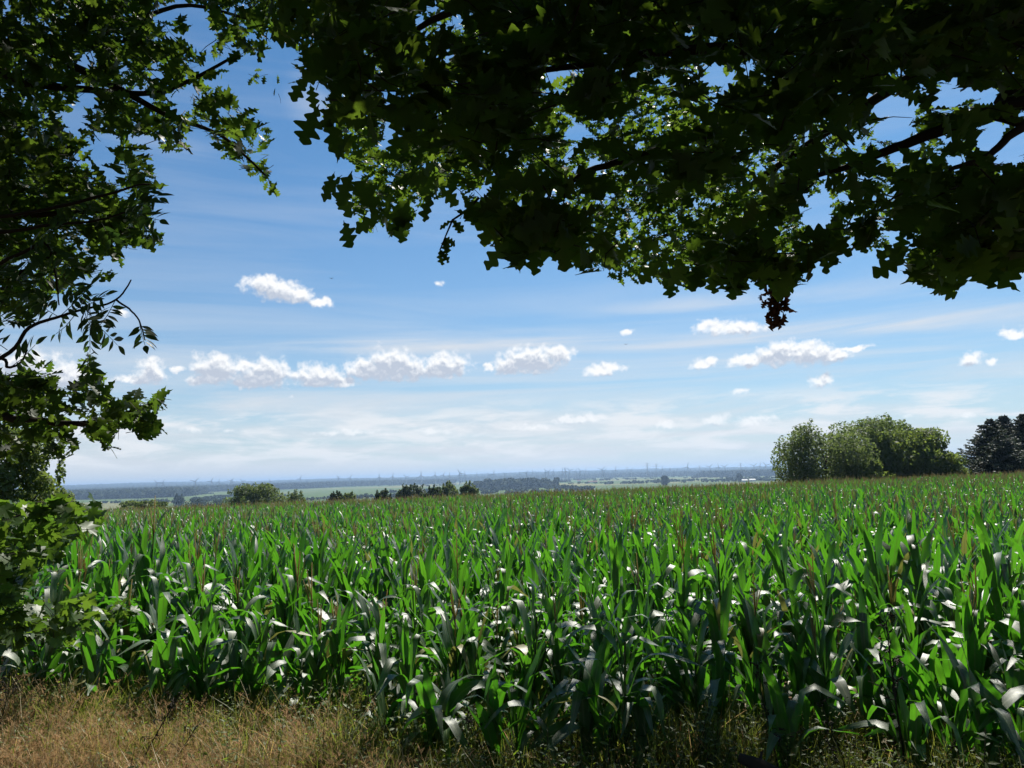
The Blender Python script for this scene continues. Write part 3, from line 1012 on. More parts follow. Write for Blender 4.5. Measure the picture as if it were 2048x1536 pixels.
def build_left_oak():
    base = np.array([-6.2, 4.6, 0.0])
    t = thing("oak_tree", "oak leaning in from the left edge with sunlit leaf sprays above the field", "tree", base)
    r = np.random.default_rng(23)
    branch(t, [base + [0, 0, -0.1], base + [0.1, 0, 1.6], base + [0.2, 0.1, 3.4], base + [0.25, 0.1, 6.0]], 0.26, 0.12, "trunk", k=12)
    for pts, a, b in [
        ([base + [0.15, 0, 2.9], at(-150, 150, 4.2), at(40, 165, 4.0), at(180, 180, 4.0), at(330, 182, 4.0), at(470, 110, 4.2)], 0.034, 0.007),
        ([base + [0.18, 0, 3.3], at(-120, 60, 4.6), at(140, 130, 4.6), at(260, 190, 4.6), at(345, 235, 4.6), at(440, 270, 4.6), at(530, 350, 4.6)], 0.034, 0.006),
        ([base + [0.15, 0, 2.4], at(-150, 420, 4.0), at(30, 430, 3.6), at(130, 425, 3.6), at(260, 420, 3.6)], 0.028, 0.006),
        ([base + [0.15, 0, 3.6], at(-100, -120, 5.0), at(200, 40, 5.2), at(380, 10, 5.4), at(560, 60, 5.6)], 0.032, 0.007),
        ([base + [0.1, 0, 1.7], at(-150, 830, 4.4), at(40, 840, 4.2), at(180, 845, 4.1), at(310, 805, 4.1)], 0.035, 0.007),
        ([base + [0.1, 0, 2.0], at(-100, 620, 4.2), at(20, 560, 4.0), at(120, 500, 4.0)], 0.035, 0.007),
    ]:
        branch(t, pts, a, b)
    ls, tw = LeafSet(), []
    sprays(ls, tw, LEFT_POLY, LEFT_GAPS, 461, 3.2, 5.0, 0.099, r)
    sprays(ls, tw, LEFT_POLY, LEFT_GAPS, 520, 5.5, 8.5, 0.105, r)
    sprays(ls, tw, [(-80, -80), (330, -80), (300, 140), (120, 330), (100, 520), (-80, 560)], LEFT_GAPS, 336, 3.2, 6.0, 0.103, r)
    sprays(ls, tw, [(470, 100), (560, 60), (575, -80), (330, -80), (400, 60)], LEFT_GAPS, 60, 6.0, 8.0, 0.09, r)
    sprays(ls, tw, [(490, 130), (575, 165), (565, 210), (520, 185), (480, 160)], [], 7, 4.0, 4.4, 0.06, r, per=(2, 4))
    sprays(ls, tw, [(-80, 330), (120, 330), (300, 365), (318, 440), (300, 500), (110, 540), (60, 630), (-80, 650)], LEFT_GAPS, 182, 3.2, 5.0, 0.099, r)
    sprays(ls, tw, LEFT_LOW, [(150, 760, 14, 14), (110, 815, 10, 6)], 210, 3.6, 4.8, 0.099, r)
    twig_mesh(tw, t, M_TWIG)
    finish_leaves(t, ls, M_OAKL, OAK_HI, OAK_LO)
    cl = cluster_meshes(5, OAK_LO[:2], 0.13, M_OAKL, r)
    shade_crown(t, cl, [(-5.5, 5.0, 6.2, 3.0, 3.5, 2.6), (-3.6, 3.5, 5.6, 2.6, 2.6, 1.6), (-6.0, 2.6, 3.6, 2.0, 2.4, 2.0), (-4.0, -0.5, 4.6, 3.0, 2.8, 2.4), (-6.8, 7.5, 5.2, 1.6, 2.6, 2.6), (-3.4, 6.6, 6.4, 2.2, 2.0, 1.4), (-2.4, 6.4, 7.0, 2.6, 2.2, 1.2), (-4.6, 7.2, 7.2, 2.4, 2.4, 1.4)], 2600, r)  # unseen clumps, some added overhead to darken the left foliage


def build_ash():
    base = np.array([-3.6, 1.7, 0.0])
    t = thing("ash_tree", "young ash with dark feathered leaves on thin twigs against the sky at the left", "tree", base)
    r = np.random.default_rng(31)
    branch(t, [base + [0, 0, -0.1], base + [0.05, 0.1, 0.9], base + [0.2, 0.3, 1.7], base + [0.35, 0.5, 2.6], base + [0.4, 0.6, 3.3]], 0.045, 0.015, "stem")
    d = 2.8
    twigs = [
        [base + [0.2, 0.3, 1.7], at(-200, 760, d), at(0, 716, d), at(58, 656, d), at(118, 634, d), at(172, 618, d), at(232, 600, d), at(262, 560, d)],
        [at(232, 600, d), at(258, 618, d), at(278, 640, d), at(290, 680, d)],
        [base + [0.3, 0.42, 2.2], at(-160, 560, d), at(30, 512, d), at(85, 485, d), at(105, 520, d), at(118, 610, d)],
        [base + [0.33, 0.46, 2.4], at(-120, 440, d), at(60, 425, d), at(210, 390, d), at(270, 372, d), at(300, 368, d)],
        [base + [0.33, 0.46, 2.4], at(-100, 470, d), at(100, 450, d), at(200, 440, d), at(262, 420, d)],
        [base + [0.2, 0.3, 1.75], at(-120, 720, d), at(20, 735, d), at(55, 700, d)],
    ]
    for k, p in enumerate(twigs):
        branch(t, p, 0.010 if k != 1 else 0.004, 0.0025, k=5)
    # compound leaves: (base, tip) in the picture
    comp = [((262, 372), (250, 330)), ((268, 372), (318, 395)), ((270, 372), (285, 420)), ((262, 420), (312, 470)), ((262, 420), (318, 440)), ((250, 420), (300, 400)),
            ((165, 612), (185, 660)), ((150, 618), (210, 590)), ((170, 615), (235, 690)), ((120, 632), (180, 570)), ((150, 630), (112, 668)), ((118, 634), (75, 600)),
            ((180, 612), (180, 705)), ((278, 640), (290, 690)), ((60, 655), (20, 610)), ((60, 640), (0, 640)), ((85, 485), (150, 540)), ((85, 485), (40, 540)),
            ((100, 520), (160, 590)), ((108, 540), (60, 580)), ((30, 512), (-20, 560)), ((50, 500), (110, 455)), ((200, 440), (230, 490)), ((150, 445), (190, 400)),
            ((110, 600), (60, 610)), ((230, 602), (200, 650)), ((15, 700), (-30, 660)), ((176, 705), (176, 745)), ((20, 735), (70, 690)), ((130, 560), (190, 610))]
    mats = M_ASH
    for (a, b) in comp:
        dd = d + r.normal(0, 0.12)
        A, B = at(*a, d), at(*b, dd)
        L = np.linalg.norm(B - A)
        L = max(L, 0.09)
        ax = norm(B - A)
        rt = norm(np.cross(ax, norm(np.array([r.normal(0, 0.4), -1.0, 0.5]))))
        nz = np.cross(rt, ax)
        mb = MB()
        mb.tube([A, (A + B) / 2 - [0, 0, 0.008], A + ax * L], [0.0016, 0.0014, 0.001], 3)
        pairs = int(np.clip(L / 0.028, 3, 6))
        ls = LeafSet()
        for k in range(pairs):
            p = A + ax * L * (0.25 + 0.72 * k / pairs)
            for sgn in (-1, 1):
                Y = ax * 0.55 + sgn * rt + nz * r.normal(0, 0.25) + np.array([0, 0, -0.25])
                ls.add(p, Y, nz + r.normal(0, 0.35, 3), 0.058 * r.uniform(0.8, 1.15))
        ls.add(A + ax * L, ax, nz, 0.06)
        emit(mb, LEAFLET, *ls.arrays())
        mb.build("leaf", mats, t)


MAPLE_POLY = [(-80, 1012), (30, 1010), (80, 1000), (198, 1004), (216, 1030), (192, 1060), (150, 1078), (130, 1092), (112, 1130), (62, 1150), (52, 1205),
              (130, 1205), (205, 1228), (165, 1262), (70, 1290), (-80, 1300)]


def build_maple():
    base = np.array([-4.3, 5.0, 0.0])
    t = thing("maple_sapling", "bright green maple sapling with lobed leaves at the left end of the maize", "sapling", base)
    r = np.random.default_rng(41)
    branch(t, [base + [0, 0, -0.1], base + [0.1, 0, 0.6], base + [0.2, 0.1, 1.3], base + [0.3, 0.2, 1.9]], 0.03, 0.008, "stem")
    for p in ([base + [0.15, 0.05, 0.9], at(-20, 1130, 5.0), at(60, 1060, 5.0), at(170, 1025, 5.0)], [base + [0.1, 0, 0.5], at(-10, 1220, 5.0), at(90, 1235, 5.0), at(180, 1240, 5.0)],
              [base + [0.2, 0.1, 1.2], at(-30, 1060, 5.2), at(40, 1030, 5.2), at(90, 1012, 5.2)]):
        branch(t, p, 0.012, 0.004, k=5)
    ls, tw = LeafSet(), []
    sprays(ls, tw, MAPLE_POLY, [(25, 1180, 14, 12), (95, 1175, 26, 18)], 260, 4.3, 6.2, 0.105, r, per=(3, 6), droop=0.6)
    sprays(ls, tw, [(-80, 1070), (120, 1085), (60, 1150), (50, 1200), (-80, 1220)], [], 80, 4.6, 6.4, 0.105, r, per=(3, 6), droop=0.6)
    sprays(ls, tw, [(100, 1225), (300, 1200), (310, 1235), (160, 1290), (60, 1310)], [], 40, 5.0, 6.0, 0.08, r, per=(3, 6), droop=0.6)
    twig_mesh(tw, t, M_TWIG)
    finish_leaves(t, ls, M_MAPLE, MAPLE, MAPLE)


build_right_oak()
build_left_oak()
build_ash()
build_maple()

# ------------------------------------------------------------------ maize
def corn_leaf(r, L, W, th0, th1, tb, wd, twist):
    n = 11
    t = np.linspace(0, 1, n)
    th = th0 + (th1 - th0) * smooth(t, tb - wd, tb + wd)
    ds = L / (n - 1)
    rad = np.concatenate([[0], np.cumsum(np.sin((th[1:] + th[:-1]) / 2))]) * ds + 0.012
    z = np.concatenate([[0], np.cumsum(np.cos((th[1:] + th[:-1]) / 2))]) * ds
    C = np.stack([rad, np.zeros(n), z], 1)
    tan = np.stack([np.sin(th), np.zeros(n), np.cos(th)], 1)
    B = np.tile([0.0, 1.0, 0.0], (n, 1))
    N = np.cross(B, tan)                       # upper face normal (towards the stalk when upright)
    N = -N if N[0, 0] > 0 else N
    tw = twist * smooth(t, 0.15, 1.0)
    B2 = np.cos(tw)[:, None] * B + np.sin(tw)[:, None] * N
    N2 = -np.sin(tw)[:, None] * B + np.cos(tw)[:, None] * N
    w = W * 0.5 * np.where(t < 0.4, 1 - 0.42 * ((0.4 - t) / 0.4) ** 2, 1 - ((t - 0.4) / 0.6) ** 2.3)
    w = np.maximum(w, 0.0015)
    fold = 0.32 * (1 - 0.75 * t)
    ruf = 0.10 * W * np.sin(t * r.uniform(9, 16) + r.uniform(0, 6))
    ruf2 = 0.10 * W * np.sin(t * r.uniform(9, 16) + r.uniform(0, 6))
    side = r.normal(0, 0.03) * t * t
    C = C + B * side[:, None] if np.ndim(side) else C
    V = np.stack([C - B2 * w[:, None] + N2 * (fold * w + ruf)[:, None], C, C + B2 * w[:, None] + N2 * (fold * w + ruf2)[:, None]], 1).reshape(-1, 3)
    i = np.arange(n - 1) * 3
    Q = np.concatenate([np.stack([i, i + 1, i + 4, i + 3], 1), np.stack([i + 1, i + 2, i + 5, i + 4], 1)])
    uv = np.stack([np.tile([0, 0.5, 1.0], n), np.repeat(t, 3)], 1)
    return V, Q, uv


def corn_variant(r, height, n_leaves, tassel, cob):
    """Returns (stalk, [leaf...], tassel or None, cob or None) as MB objects; z = 0 at the soil."""
    lean = r.normal(0, 0.03, 2)
    stalk = MB()
    zs = np.linspace(-0.05, height, 7)
    P = np.stack([lean[0] * zs ** 2, lean[1] * zs ** 2, zs], 1)
    stalk.tube(P, np.linspace(0.0135, 0.006, 7), 6)
    leaves = []
    plane = r.uniform(0, 2 * math.pi)
    for k in range(n_leaves):
        f = (k + 0.4) / n_leaves
        hz = height * (0.10 + 0.83 * f)
        top = f
        L = r.uniform(0.48, 0.72) * (1 - 0.35 * abs(f - 0.55))
        W = r.uniform(0.052, 0.084) * (1 - 0.30 * max(0, f - 0.6) / 0.4)
        th0 = R(r.uniform(7, 27) * (1.2 - 0.55 * top))
        kind = r.uniform() if f < 0.68 else 0.24 + 0.76 * r.uniform()
        if f > 0.68:
            L *= 0.85
        if kind < 0.40:      # upright blade, broken over sharply
            th1, tb, wd = R(r.uniform(95, 172)), r.uniform(0.40, 0.80), r.uniform(0.035, 0.09)
        elif kind < (0.86 if f < 0.68 else 0.50):    # arching
            th1, tb, wd = R(r.uniform(95, 160)), r.uniform(0.40, 0.62), r.uniform(0.22, 0.38)
        else:                # stiff, nearly straight
            th1, tb, wd = th0 + R(r.uniform(5, 35)), 0.6, 0.3
        V, Q, uv = corn_leaf(r, L, W, th0, th1, tb, wd, r.normal(0, 0.55))
        az = plane + (k % 2) * math.pi + r.normal(0, 0.35)
        c, s = math.cos(az), math.sin(az)
        V = np.stack([V[:, 0] * c - V[:, 1] * s + lean[0] * hz ** 2, V[:, 0] * s + V[:, 1] * c + lean[1] * hz ** 2, V[:, 2] + hz], 1)
        mb = MB()
        mb.add(V, Q, None, 0, uv)
        leaves.append(mb)
    tz = None
    top = P[-1]
    if tassel:
        tz = MB()
        hT = r.uniform(0.30, 0.48)
        tz.tube([top - [0, 0, 0.03], top + [0, 0, hT * 0.35], top + [r.normal(0, 0.02), r.normal(0, 0.02), hT]], [0.004, 0.0055, 0.003], 4)
        for q in range(r.integers(2, 6)):
            a = r.uniform(0, 6.28)
            o = r.uniform(0.015, 0.06)
            b = top + [0, 0, hT * r.uniform(0.1, 0.35)]
            tz.tube([b, b + [o * 0.5 * math.cos(a), o * 0.5 * math.sin(a), hT * 0.3], b + [o * math.cos(a), o * math.sin(a), hT * 0.55]], [0.003, 0.004, 0.002], 3, cap=False)
    cb = None
    if cob:
        cb = MB()
        a = plane + r.normal(0, 0.4)
        b = np.array([lean[0] * height ** 2 * 0.3, lean[1] * height ** 2 * 0.3, height * 0.5])
        ax = np.array([math.cos(a) * 0.35, math.sin(a) * 0.35, 1.0]) / 1.06
        pts = [b + ax * q for q in (0.0, 0.05, 0.11, 0.17, 0.21)]
        cb.tube(pts, [0.012, 0.024, 0.027, 0.019, 0.006], 7)
        for q in range(5):
            e = pts[-1] + np.array([r.normal(0, 0.02), r.normal(0, 0.02), 0.02])
            cb.tube([pts[-1], (pts[-1] + e) / 2 + [0, 0, 0.012], e], [0.003, 0.003, 0.002], 3, mat=1, cap=False)
    return stalk, leaves, tz, cb


def joined_variant(parts, name):
    st, lv, tz, cb = parts
    mb = MB()

    def app(src, shift):
        off = mb.n
        for v, uv in zip(src.v, src.uv):
            mb.v.append(v); mb.uv.append(uv); mb.n += len(v)
        for q, m_ in zip(src.q, src.qm):
            mb.q.append(q + off); mb.qm.append(m_ * 0 + shift + (m_ * 1 if shift == 3 else 0))
        for q, m_ in zip(src.t, src.tm):
            mb.t.append(q + off); mb.tm.append(m_ * 0 + shift + (m_ * 1 if shift == 3 else 0))
    app(st, 0)
    for l in lv:
        app(l, 1)
    if tz: app(tz, 2)
    if cb: app(cb, 0)
    return mb.mesh(name, [M_STALK, M_CORN, M_TASSEL, M_SILK])


def build_maize():
    r = np.random.default_rng(5)
    tall = [corn_variant(r, r.uniform(0.98, 1.20), int(r.integers(12, 15)), q >= 8, r.uniform() < 0.4) for q in range(20)]
    mid = [corn_variant(r, r.uniform(0.52, 0.78), int(r.integers(10, 13)), r.uniform() < 0.3, r.uniform() < 0.3) for _ in range(10)]
    low = [corn_variant(r, r.uniform(0.20, 0.42), int(r.integers(8, 10)), False, False) for _ in range(10)]
    groups = [low, mid, tall]
    offs = [0, 10, 20]
    allv = low + mid + tall
    # rows parallel to the front edge
    rows, plants = [], []
    s = 0.0
    row = 0
    while s < 76:
        tmax = 0.80 * (s + 8) + 6
        if s < 22:
            step = 0.13
        else:
            step = 0.20
        tt = np.arange(-tmax, tmax + 8, step)
        tt = tt + r.normal(0, 0.035, len(tt))
        ss = s + r.normal(0, 0.05, len(tt))
        x = E0[0] + E_DIR[0] * (tt + 4.0) + E_NRM[0] * ss
        y = E0[1] + E_DIR[1] * (tt + 4.0) + E_NRM[1] * ss
        ok = (y < FIELD_END + 1.5 * np.sin(x * 0.13)) & (y > 2.0)
        ok &= r.uniform(0, 1, len(tt)) < (0.80 if row == 0 else 0.94)
        ok &= edge_s(x, y) > -0.06
        z = ground_z(x, y)
        c = np.stack([x, y, z + 0.9], 1)
        px, py, d = proj(c)
        ok &= (px > -160) & (px < 2210) & (d > 3.0)
        for xx, yy, zz, dd, pp, o_ in zip(x, y, z, d, px, ok):
            if o_:
                plants.append((row, xx, yy, zz, dd, pp))
        s += 0.62 if s < 30 else 0.75
        row += 1
    A = np.array(plants)
    sA = edge_s(A[:, 1], A[:, 2])
    hn = np.clip(sA / 3.5 + r.normal(0, 0.11, len(A)), 0, 1)
    cls = np.where(hn < 0.16, 0, np.where(hn < 0.5, 1, 2))
    idx = np.where(cls == 0, r.integers(0, 10, len(A)), np.where(cls == 1, 10 + r.integers(0, 10, len(A)), np.where(r.uniform(0, 1, len(A)) < 0.08 + 0.30 * smooth(sA, 3, 12) + 0.62 * smooth(sA, 22, 48), 28 + r.integers(0, 12, len(A)), 20 + r.integers(0, 8, len(A)))))
    rotz = r.uniform(0, 6.2832, len(A))
    tilt = r.normal(0, 0.05, (len(A), 2))
    scl = r.uniform(0.86, 1.12, len(A)) * (1 + 0.07 * np.sin(A[:, 1] * 0.8 + 1.7 * np.sin(A[:, 2] * 0.31)) * np.sin(A[:, 2] * 0.63 + 0.9))
    inf = (A[:, 5] > 0) & (A[:, 5] < 2048)
    order = np.argsort(np.where(inf, A[:, 4], 1e6))
    own = order[:300]
    # ---- single plants
    lib = []
    for st, lv, tz, cb in allv:
        lib.append([("stalk", st.mesh("stalk", M_STALK))] + [("leaf", l.mesh("leaf", M_CORN)) for l in lv]
                   + ([("tassel", tz.mesh("tassel", M_TASSEL))] if tz else []) + ([("cob", cb.mesh("cob", [M_STALK, M_SILK]))] if cb else []))
    protos = {}

    def make(ix):
        root = bpy.data.objects.new("maize_plant", None)
        root.empty_display_size = 0.1
        COL.objects.link(root)
        kids = []
        for nm, me in lib[ix]:
            o = bpy.data.objects.new(nm, me)
            COL.objects.link(o)
            o.parent = root
            kids.append(o)
        protos[ix] = (root, kids)
        return root

    def copy(ix):
        src, kids = protos[ix]
        root = src.copy()
        COL.objects.link(root)
        for k in kids:
            c = k.copy()
            COL.objects.link(c)
            c.parent = root
        return root
    rank, inrow = {}, {}
    for i in sorted(own, key=lambda i: A[i, 5]):
        rank[i] = inrow.setdefault(int(A[i, 0]), 0)
        inrow[int(A[i, 0])] += 1
    words_row = {9: "tenth", 10: "eleventh", 11: "twelfth", 1: "second", 2: "third", 3: "fourth", 4: "fifth", 5: "sixth", 6: "seventh", 7: "eighth", 8: "ninth"}
    size_word = {0: "short", 1: "half-grown", 2: "tall"}
    for i in own:
        ix = int(idx[i])
        o = copy(ix) if ix in protos else make(ix)
        o.location = (A[i, 1], A[i, 2], A[i, 3])
        o.rotation_euler = (tilt[i, 0], tilt[i, 1], rotz[i])
        o.scale = (scl[i],) * 3
        nm = size_word[int(cls[i])]
        has_t = allv[ix][2] is not None
        row_ = int(A[i, 0])
        if row_ == 0:
            lab = "%s maize plant, %s from the left in the front row beside the grass bank" % (nm, ordinal(rank[i]))
        else:
            lab = "%s maize plant %s, %s from the left in the %s row" % (nm, "with tassel" if has_t else "without tassel", ordinal(rank[i]), words_row.get(row_, "tenth"))
        tag(o, lab, "maize plant", "maize plants near the front of the field")
    # ---- the rest of the field
    rest = np.setdiff1d(np.arange(len(A)), own)
    o = scatter("maize_crop", A[rest][:, 1:4], np.stack([tilt[rest, 0], tilt[rest, 1], rotz[rest]], 1), scl[rest], idx[rest],
                [joined_variant(p, "maize") for p in allv])
    tag(o, "dense green maize crop with brown tassels filling the field to its far edge", "maize field", None, "stuff")
    print("maize plants:", len(A))


build_maize()

# ------------------------------------------------------------------ grass bank
def blade(mb, r, base, h, w, lean, az, mat=0, seg=4, curl=1.4):
    t = np.linspace(0, 1, seg + 1)
    dirx, diry = math.cos(az), math.sin(az)
    out = lean * h * t ** curl
    z = h * t * (1 - 0.25 * lean * t)
    C = np.stack([base[0] + dirx * out, base[1] + diry * out, base[2] + z], 1)
    B = np.array([-diry, dirx, 0.0]) + r.normal(0, 0.3, 3)
    ww = w * (1 - t ** 2) + 0.0004
    V = np.stack([C - B * ww[:, None], C + B * ww[:, None]], 1).reshape(-1, 3)
    i = np.arange(seg) * 2
    mb.add(V, np.stack([i, i + 1, i + 3, i + 2], 1), None, mat)
    return C[-1], C[-2]


def tuft_dry(r):
    mb = MB()
    for _ in range(26):
        b = [r.normal(0, 0.07), r.normal(0, 0.07), -0.02]
        blade(mb, r, b, r.uniform(0.08, 0.30), r.uniform(0.001, 0.0022), r.uniform(0.2, 1.6), r.uniform(0, 6.28), 0)
    for _ in range(2):   # bare pale straws
        b = [r.normal(0, 0.07), r.normal(0, 0.07), -0.02]
        blade(mb, r, b, r.uniform(0.35, 0.62), 0.0014, r.uniform(0.2, 0.8), r.normal(0.4, 0.7), 2, curl=1.6)
    for _ in range(9):   # flowering culms with airy heads
        b = [r.normal(0, 0.07), r.normal(0, 0.07), -0.02]
        e, e2 = blade(mb, r, b, r.uniform(0.25, 0.48), 0.0009, r.uniform(0.2, 0.9), r.normal(0.4, 1.0), 0, curl=2.0)
        ax = norm(e - e2)
        for _k in range(11):
            p = e - ax * r.uniform(0, 0.13)
            blade(mb, r, p, r.uniform(0.015, 0.045), 0.0012, r.uniform(0.4, 1.8), r.uniform(0, 6.28), 1, seg=2)
    return mb.mesh("dry_tuft", [M_STRAW, M_SEED, M_PALE])


def tuft_green(r):
    mb = MB()
    for _ in range(20):
        b = [r.normal(0, 0.06), r.normal(0, 0.06), -0.02]
        blade(mb, r, b, r.uniform(0.10, 0.34), r.uniform(0.0015, 0.0035), r.uniform(0.1, 1.0), r.uniform(0, 6.28), 0)
    for _ in range(6):
        b = [r.normal(0, 0.06), r.normal(0, 0.06), -0.02]
        blade(mb, r, b, r.uniform(0.10, 0.3), 0.0018, r.uniform(0.3, 1.4), r.uniform(0, 6.28), 1)
    return mb.mesh("green_tuft", [M_GRASS, M_STRAW])


def weed(r):
    mb = MB()
    for _ in range(r.integers(2, 5)):
        b = np.array([r.normal(0, 0.04), r.normal(0, 0.04), -0.02])
        h = r.uniform(0.15, 0.42)
        top = b + [r.normal(0, 0.06), r.normal(0, 0.06), h]
        mb.tube([b, (b + top) / 2 + r.normal(0, 0.01, 3), top], [0.002, 0.0016, 0.001], 3, mat=1)
        n = int(h / 0.022)
        ls = LeafSet()
        for k in range(n):
            f = 0.15 + 0.85 * k / n
            a = k * 2.4
            Y = [math.cos(a), math.sin(a), r.uniform(0.0, 0.8)]
            ls.add(b + (top - b) * f, Y, [0, 0, 1.0] + r.normal(0, 0.3, 3), r.uniform(0.03, 0.065) * (1.2 - 0.6 * f))
        emit(mb, LEAFLET, *ls.arrays())
    return mb.mesh("weed", [M_WEED, M_DARKSTEM])


def build_bank():
    r = np.random.default_rng(17)

    def field_pts(n, smin, smax, xmin, xmax, fn):
        x, y = r.uniform(xmin, xmax, n), r.uniform(2.4, 9.0, n)
        s = edge_s(x, y)
        ok = (s > smin) & (s < smax)
        x, y, s = x[ok], y[ok], s[ok]
        n = len(x)
        keep = r.uniform(0, 1, n) < fn(x, y, s)
        x, y = x[keep], y[keep]
        keep = y > 2.2
        x, y = x[keep], y[keep]
        return np.stack([x, y, ground_z(x, y)], 1)

    def put(name, P, src, smin, smax, label, tilt=0.15):
        n = len(P)
        patch = 1 + 0.28 * np.sin(P[:, 0] * 3.1 + 2 * np.sin(P[:, 1] * 1.9)) * np.sin(P[:, 1] * 3.7 + 1.0)
        keep = r.uniform(0.2, 1.0, n) < patch
        P, patch = P[keep], patch[keep]
        n = len(P)
        o = scatter(name, P, np.stack([r.normal(0, tilt, n), r.normal(0, tilt, n), r.uniform(0, 6.28, n)], 1), r.uniform(smin, smax, n) * patch, r.integers(0, len(src), n), src)
        tag(o, label, None, None, "stuff")
    dry = [tuft_dry(r) for _ in range(8)]
    grn = [tuft_green(r) for _ in range(6)]
    wds = [weed(r) for _ in range(6)]

    def leftness(x, y, s):
        # dry grass is thick on the left, thins out towards the right
        return np.clip(1.0 - smooth(x + 0.35 * (y - 4.5), -1.6, -0.1), 0.0, 1) * np.clip(1 - 0.9 * smooth(s, -1.0, 0.1), 0, 1)
    put("dry_grass", field_pts(13000, -3.4, 0.7, -6, 4.6, leftness), dry, 0.5, 0.85, "straw-brown dry grass with airy seed heads on the bank at lower left")
    put("green_grass", field_pts(13000, -3.0, 1.4, -6, 4.6, lambda x, y, s: np.where(x < -0.5, 0.10 + 0.75 * smooth(s, -1.3, -0.2), 0.6) * np.clip(1.1 - smooth(s, 0, 1.4), 0, 1)), grn, 0.7, 1.2, "green grass blades along the front of the maize")
    put("low_weeds", field_pts(11000, -2.6, 2.2, -6, 4.6, lambda x, y, s: np.clip(1.0 - np.abs(s + 0.1) / 1.9, 0, 1) * np.where(x < -1, 0.4, 0.9)), wds, 0.6, 1.1, "small leafy weeds between the grass and the first maize rows")
    # dead maize leaves lying between the rows
    mb = MB()
    for _ in range(420):
        x = r.uniform(-4.5, 4.5)
        s = r.uniform(-0.3, 5.0)
        y = E0[1] + (s - (x - E0[0]) * E_NRM[0]) / E_NRM[1]
        V, Q, uv = corn_leaf(r, r.uniform(0.25, 0.5), r.uniform(0.04, 0.07), R(80), R(r.uniform(85, 115)), 0.5, 0.3, r.normal(0, 0.9))
        a = r.uniform(0, 6.28)
        c, sn = math.cos(a), math.sin(a)
        V = np.stack([V[:, 0] * c - V[:, 1] * sn + x, V[:, 0] * sn + V[:, 1] * c + y, V[:, 2] + float(ground_z(x, y)) + 0.02], 1)
        mb.add(V, Q, None, 0, uv)
    tag(mb.build("fallen_maize_leaves", M_DEAD), "pale dead maize leaves lying on the soil between the rows", None, None, "stuff")


def build_stems():
    """Single dark dry weed stalks standing in front of the maize."""
    r = np.random.default_rng(29)
    spec = [  # base pixel x, y; top pixel x, y; distance; word
        (1812, 1540, 1772, 1240, 3.9, "tall dark weed stalk with side twigs, furthest right but one in the grass"),
        (1560, 1560, 1515, 1330, 3.9, "dark branching weed stalk rising from shaded grass below the maize at right"),
        (1700, 1600, 1640, 1400, 3.8, "thin leaning dark weed stalk between two thicker stalks at lower right"),
        (300, 1500, 392, 1350, 4.4, "dark thin stem leaning to the right out of the dry grass"),
        (330, 1560, 400, 1440, 4.3, "lower of two dark stems leaning right in the dry grass"),
        (5, 1480, 22, 1330, 4.6, "dark stem standing at the far left edge of the dry grass"),
        (970, 1560, 935, 1425, 4.1, "short dark weed stalk in the shaded patch below the maize, centre"),
        (1930, 1600, 1915, 1480, 3.7, "short dark weed stalk beside the bright leaf at lower right"),
        (852, 1500, 835, 1380, 4.4, "blackish weed stalk leaning left beside the first maize plants"),
        (1285, 1500, 1262, 1310, 4.3, "slim weed stalk with small leaves in front of the middle maize plants"),
    ]
    for bx, by, tx, ty, d, lab in spec:
        B, T = at(bx, by, d), at(tx, ty, d + 0.1)
        gz = float(ground_z(B[0], B[1])) - 0.03
        foot = B - (T - B) * ((B[2] - gz) / max(T[2] - B[2], 0.05))
        t = thing("weed_stalk", lab, "weed", foot, "dark weed stalks at the field edge")
        L = np.linalg.norm(T - foot)
        mid = (foot + T) / 2 + r.normal(0, 0.015, 3)
        w = 0.0075 if L > 0.7 else 0.0045
        mb = MB()
        mb.tube([foot, (foot + mid) / 2, mid, (mid + T) / 2 + r.normal(0, 0.01, 3), T], [w, w * .9, w * .7, w * .5, w * .3], 5)
        mb.build("stem", M_DARKSTEM, t)
        mb = MB()
        for k in range(int(L / 0.045)):
            f = r.uniform(0.3, 1.0)
            p = foot + (T - foot) * f
            e = p + np.array([r.normal(0, 0.06), r.normal(0, 0.06), r.uniform(0.03, 0.12)]) * (1.4 - f)
            mb.tube([p, (p + e) / 2 + [0, 0, 0.01], e], [w * .35, w * .3, w * .25], 3)
            for q in range(4):
                c = p + (e - p) * r.uniform(0.5, 1.0)
                mb.tube([c, c + r.normal(0, 0.012, 3)], [0.0035, 0.002], 4)
        mb.build("side_twigs", M_DARKSTEM, t)
    # dark rotten bough end lying in the corner of the bank
    a, b = at(1478, 1515, 3.6), at(1560, 1556, 3.5)
    t = thing("fallen_bough", "blackish fallen bough end poking out of the grass at the bottom edge", "branch", (a + b) / 2)
    mb = MB()
    mb.tube([a, (a + b) / 2 + [0, 0, 0.01], b, b + (b - a) * 1.2 - [0, 0, 0.03]], [0.022, 0.034, 0.04, 0.04], 8)
    mb.build("bough", M_BARK, t)
    mb = MB()
    mb.tube([(a + b) / 2, (a + b) / 2 + [0.03, 0.05, 0.05]], [0.012, 0.006], 5)
    mb.build("snag", M_BARK, t)


build_bank()
build_stems()

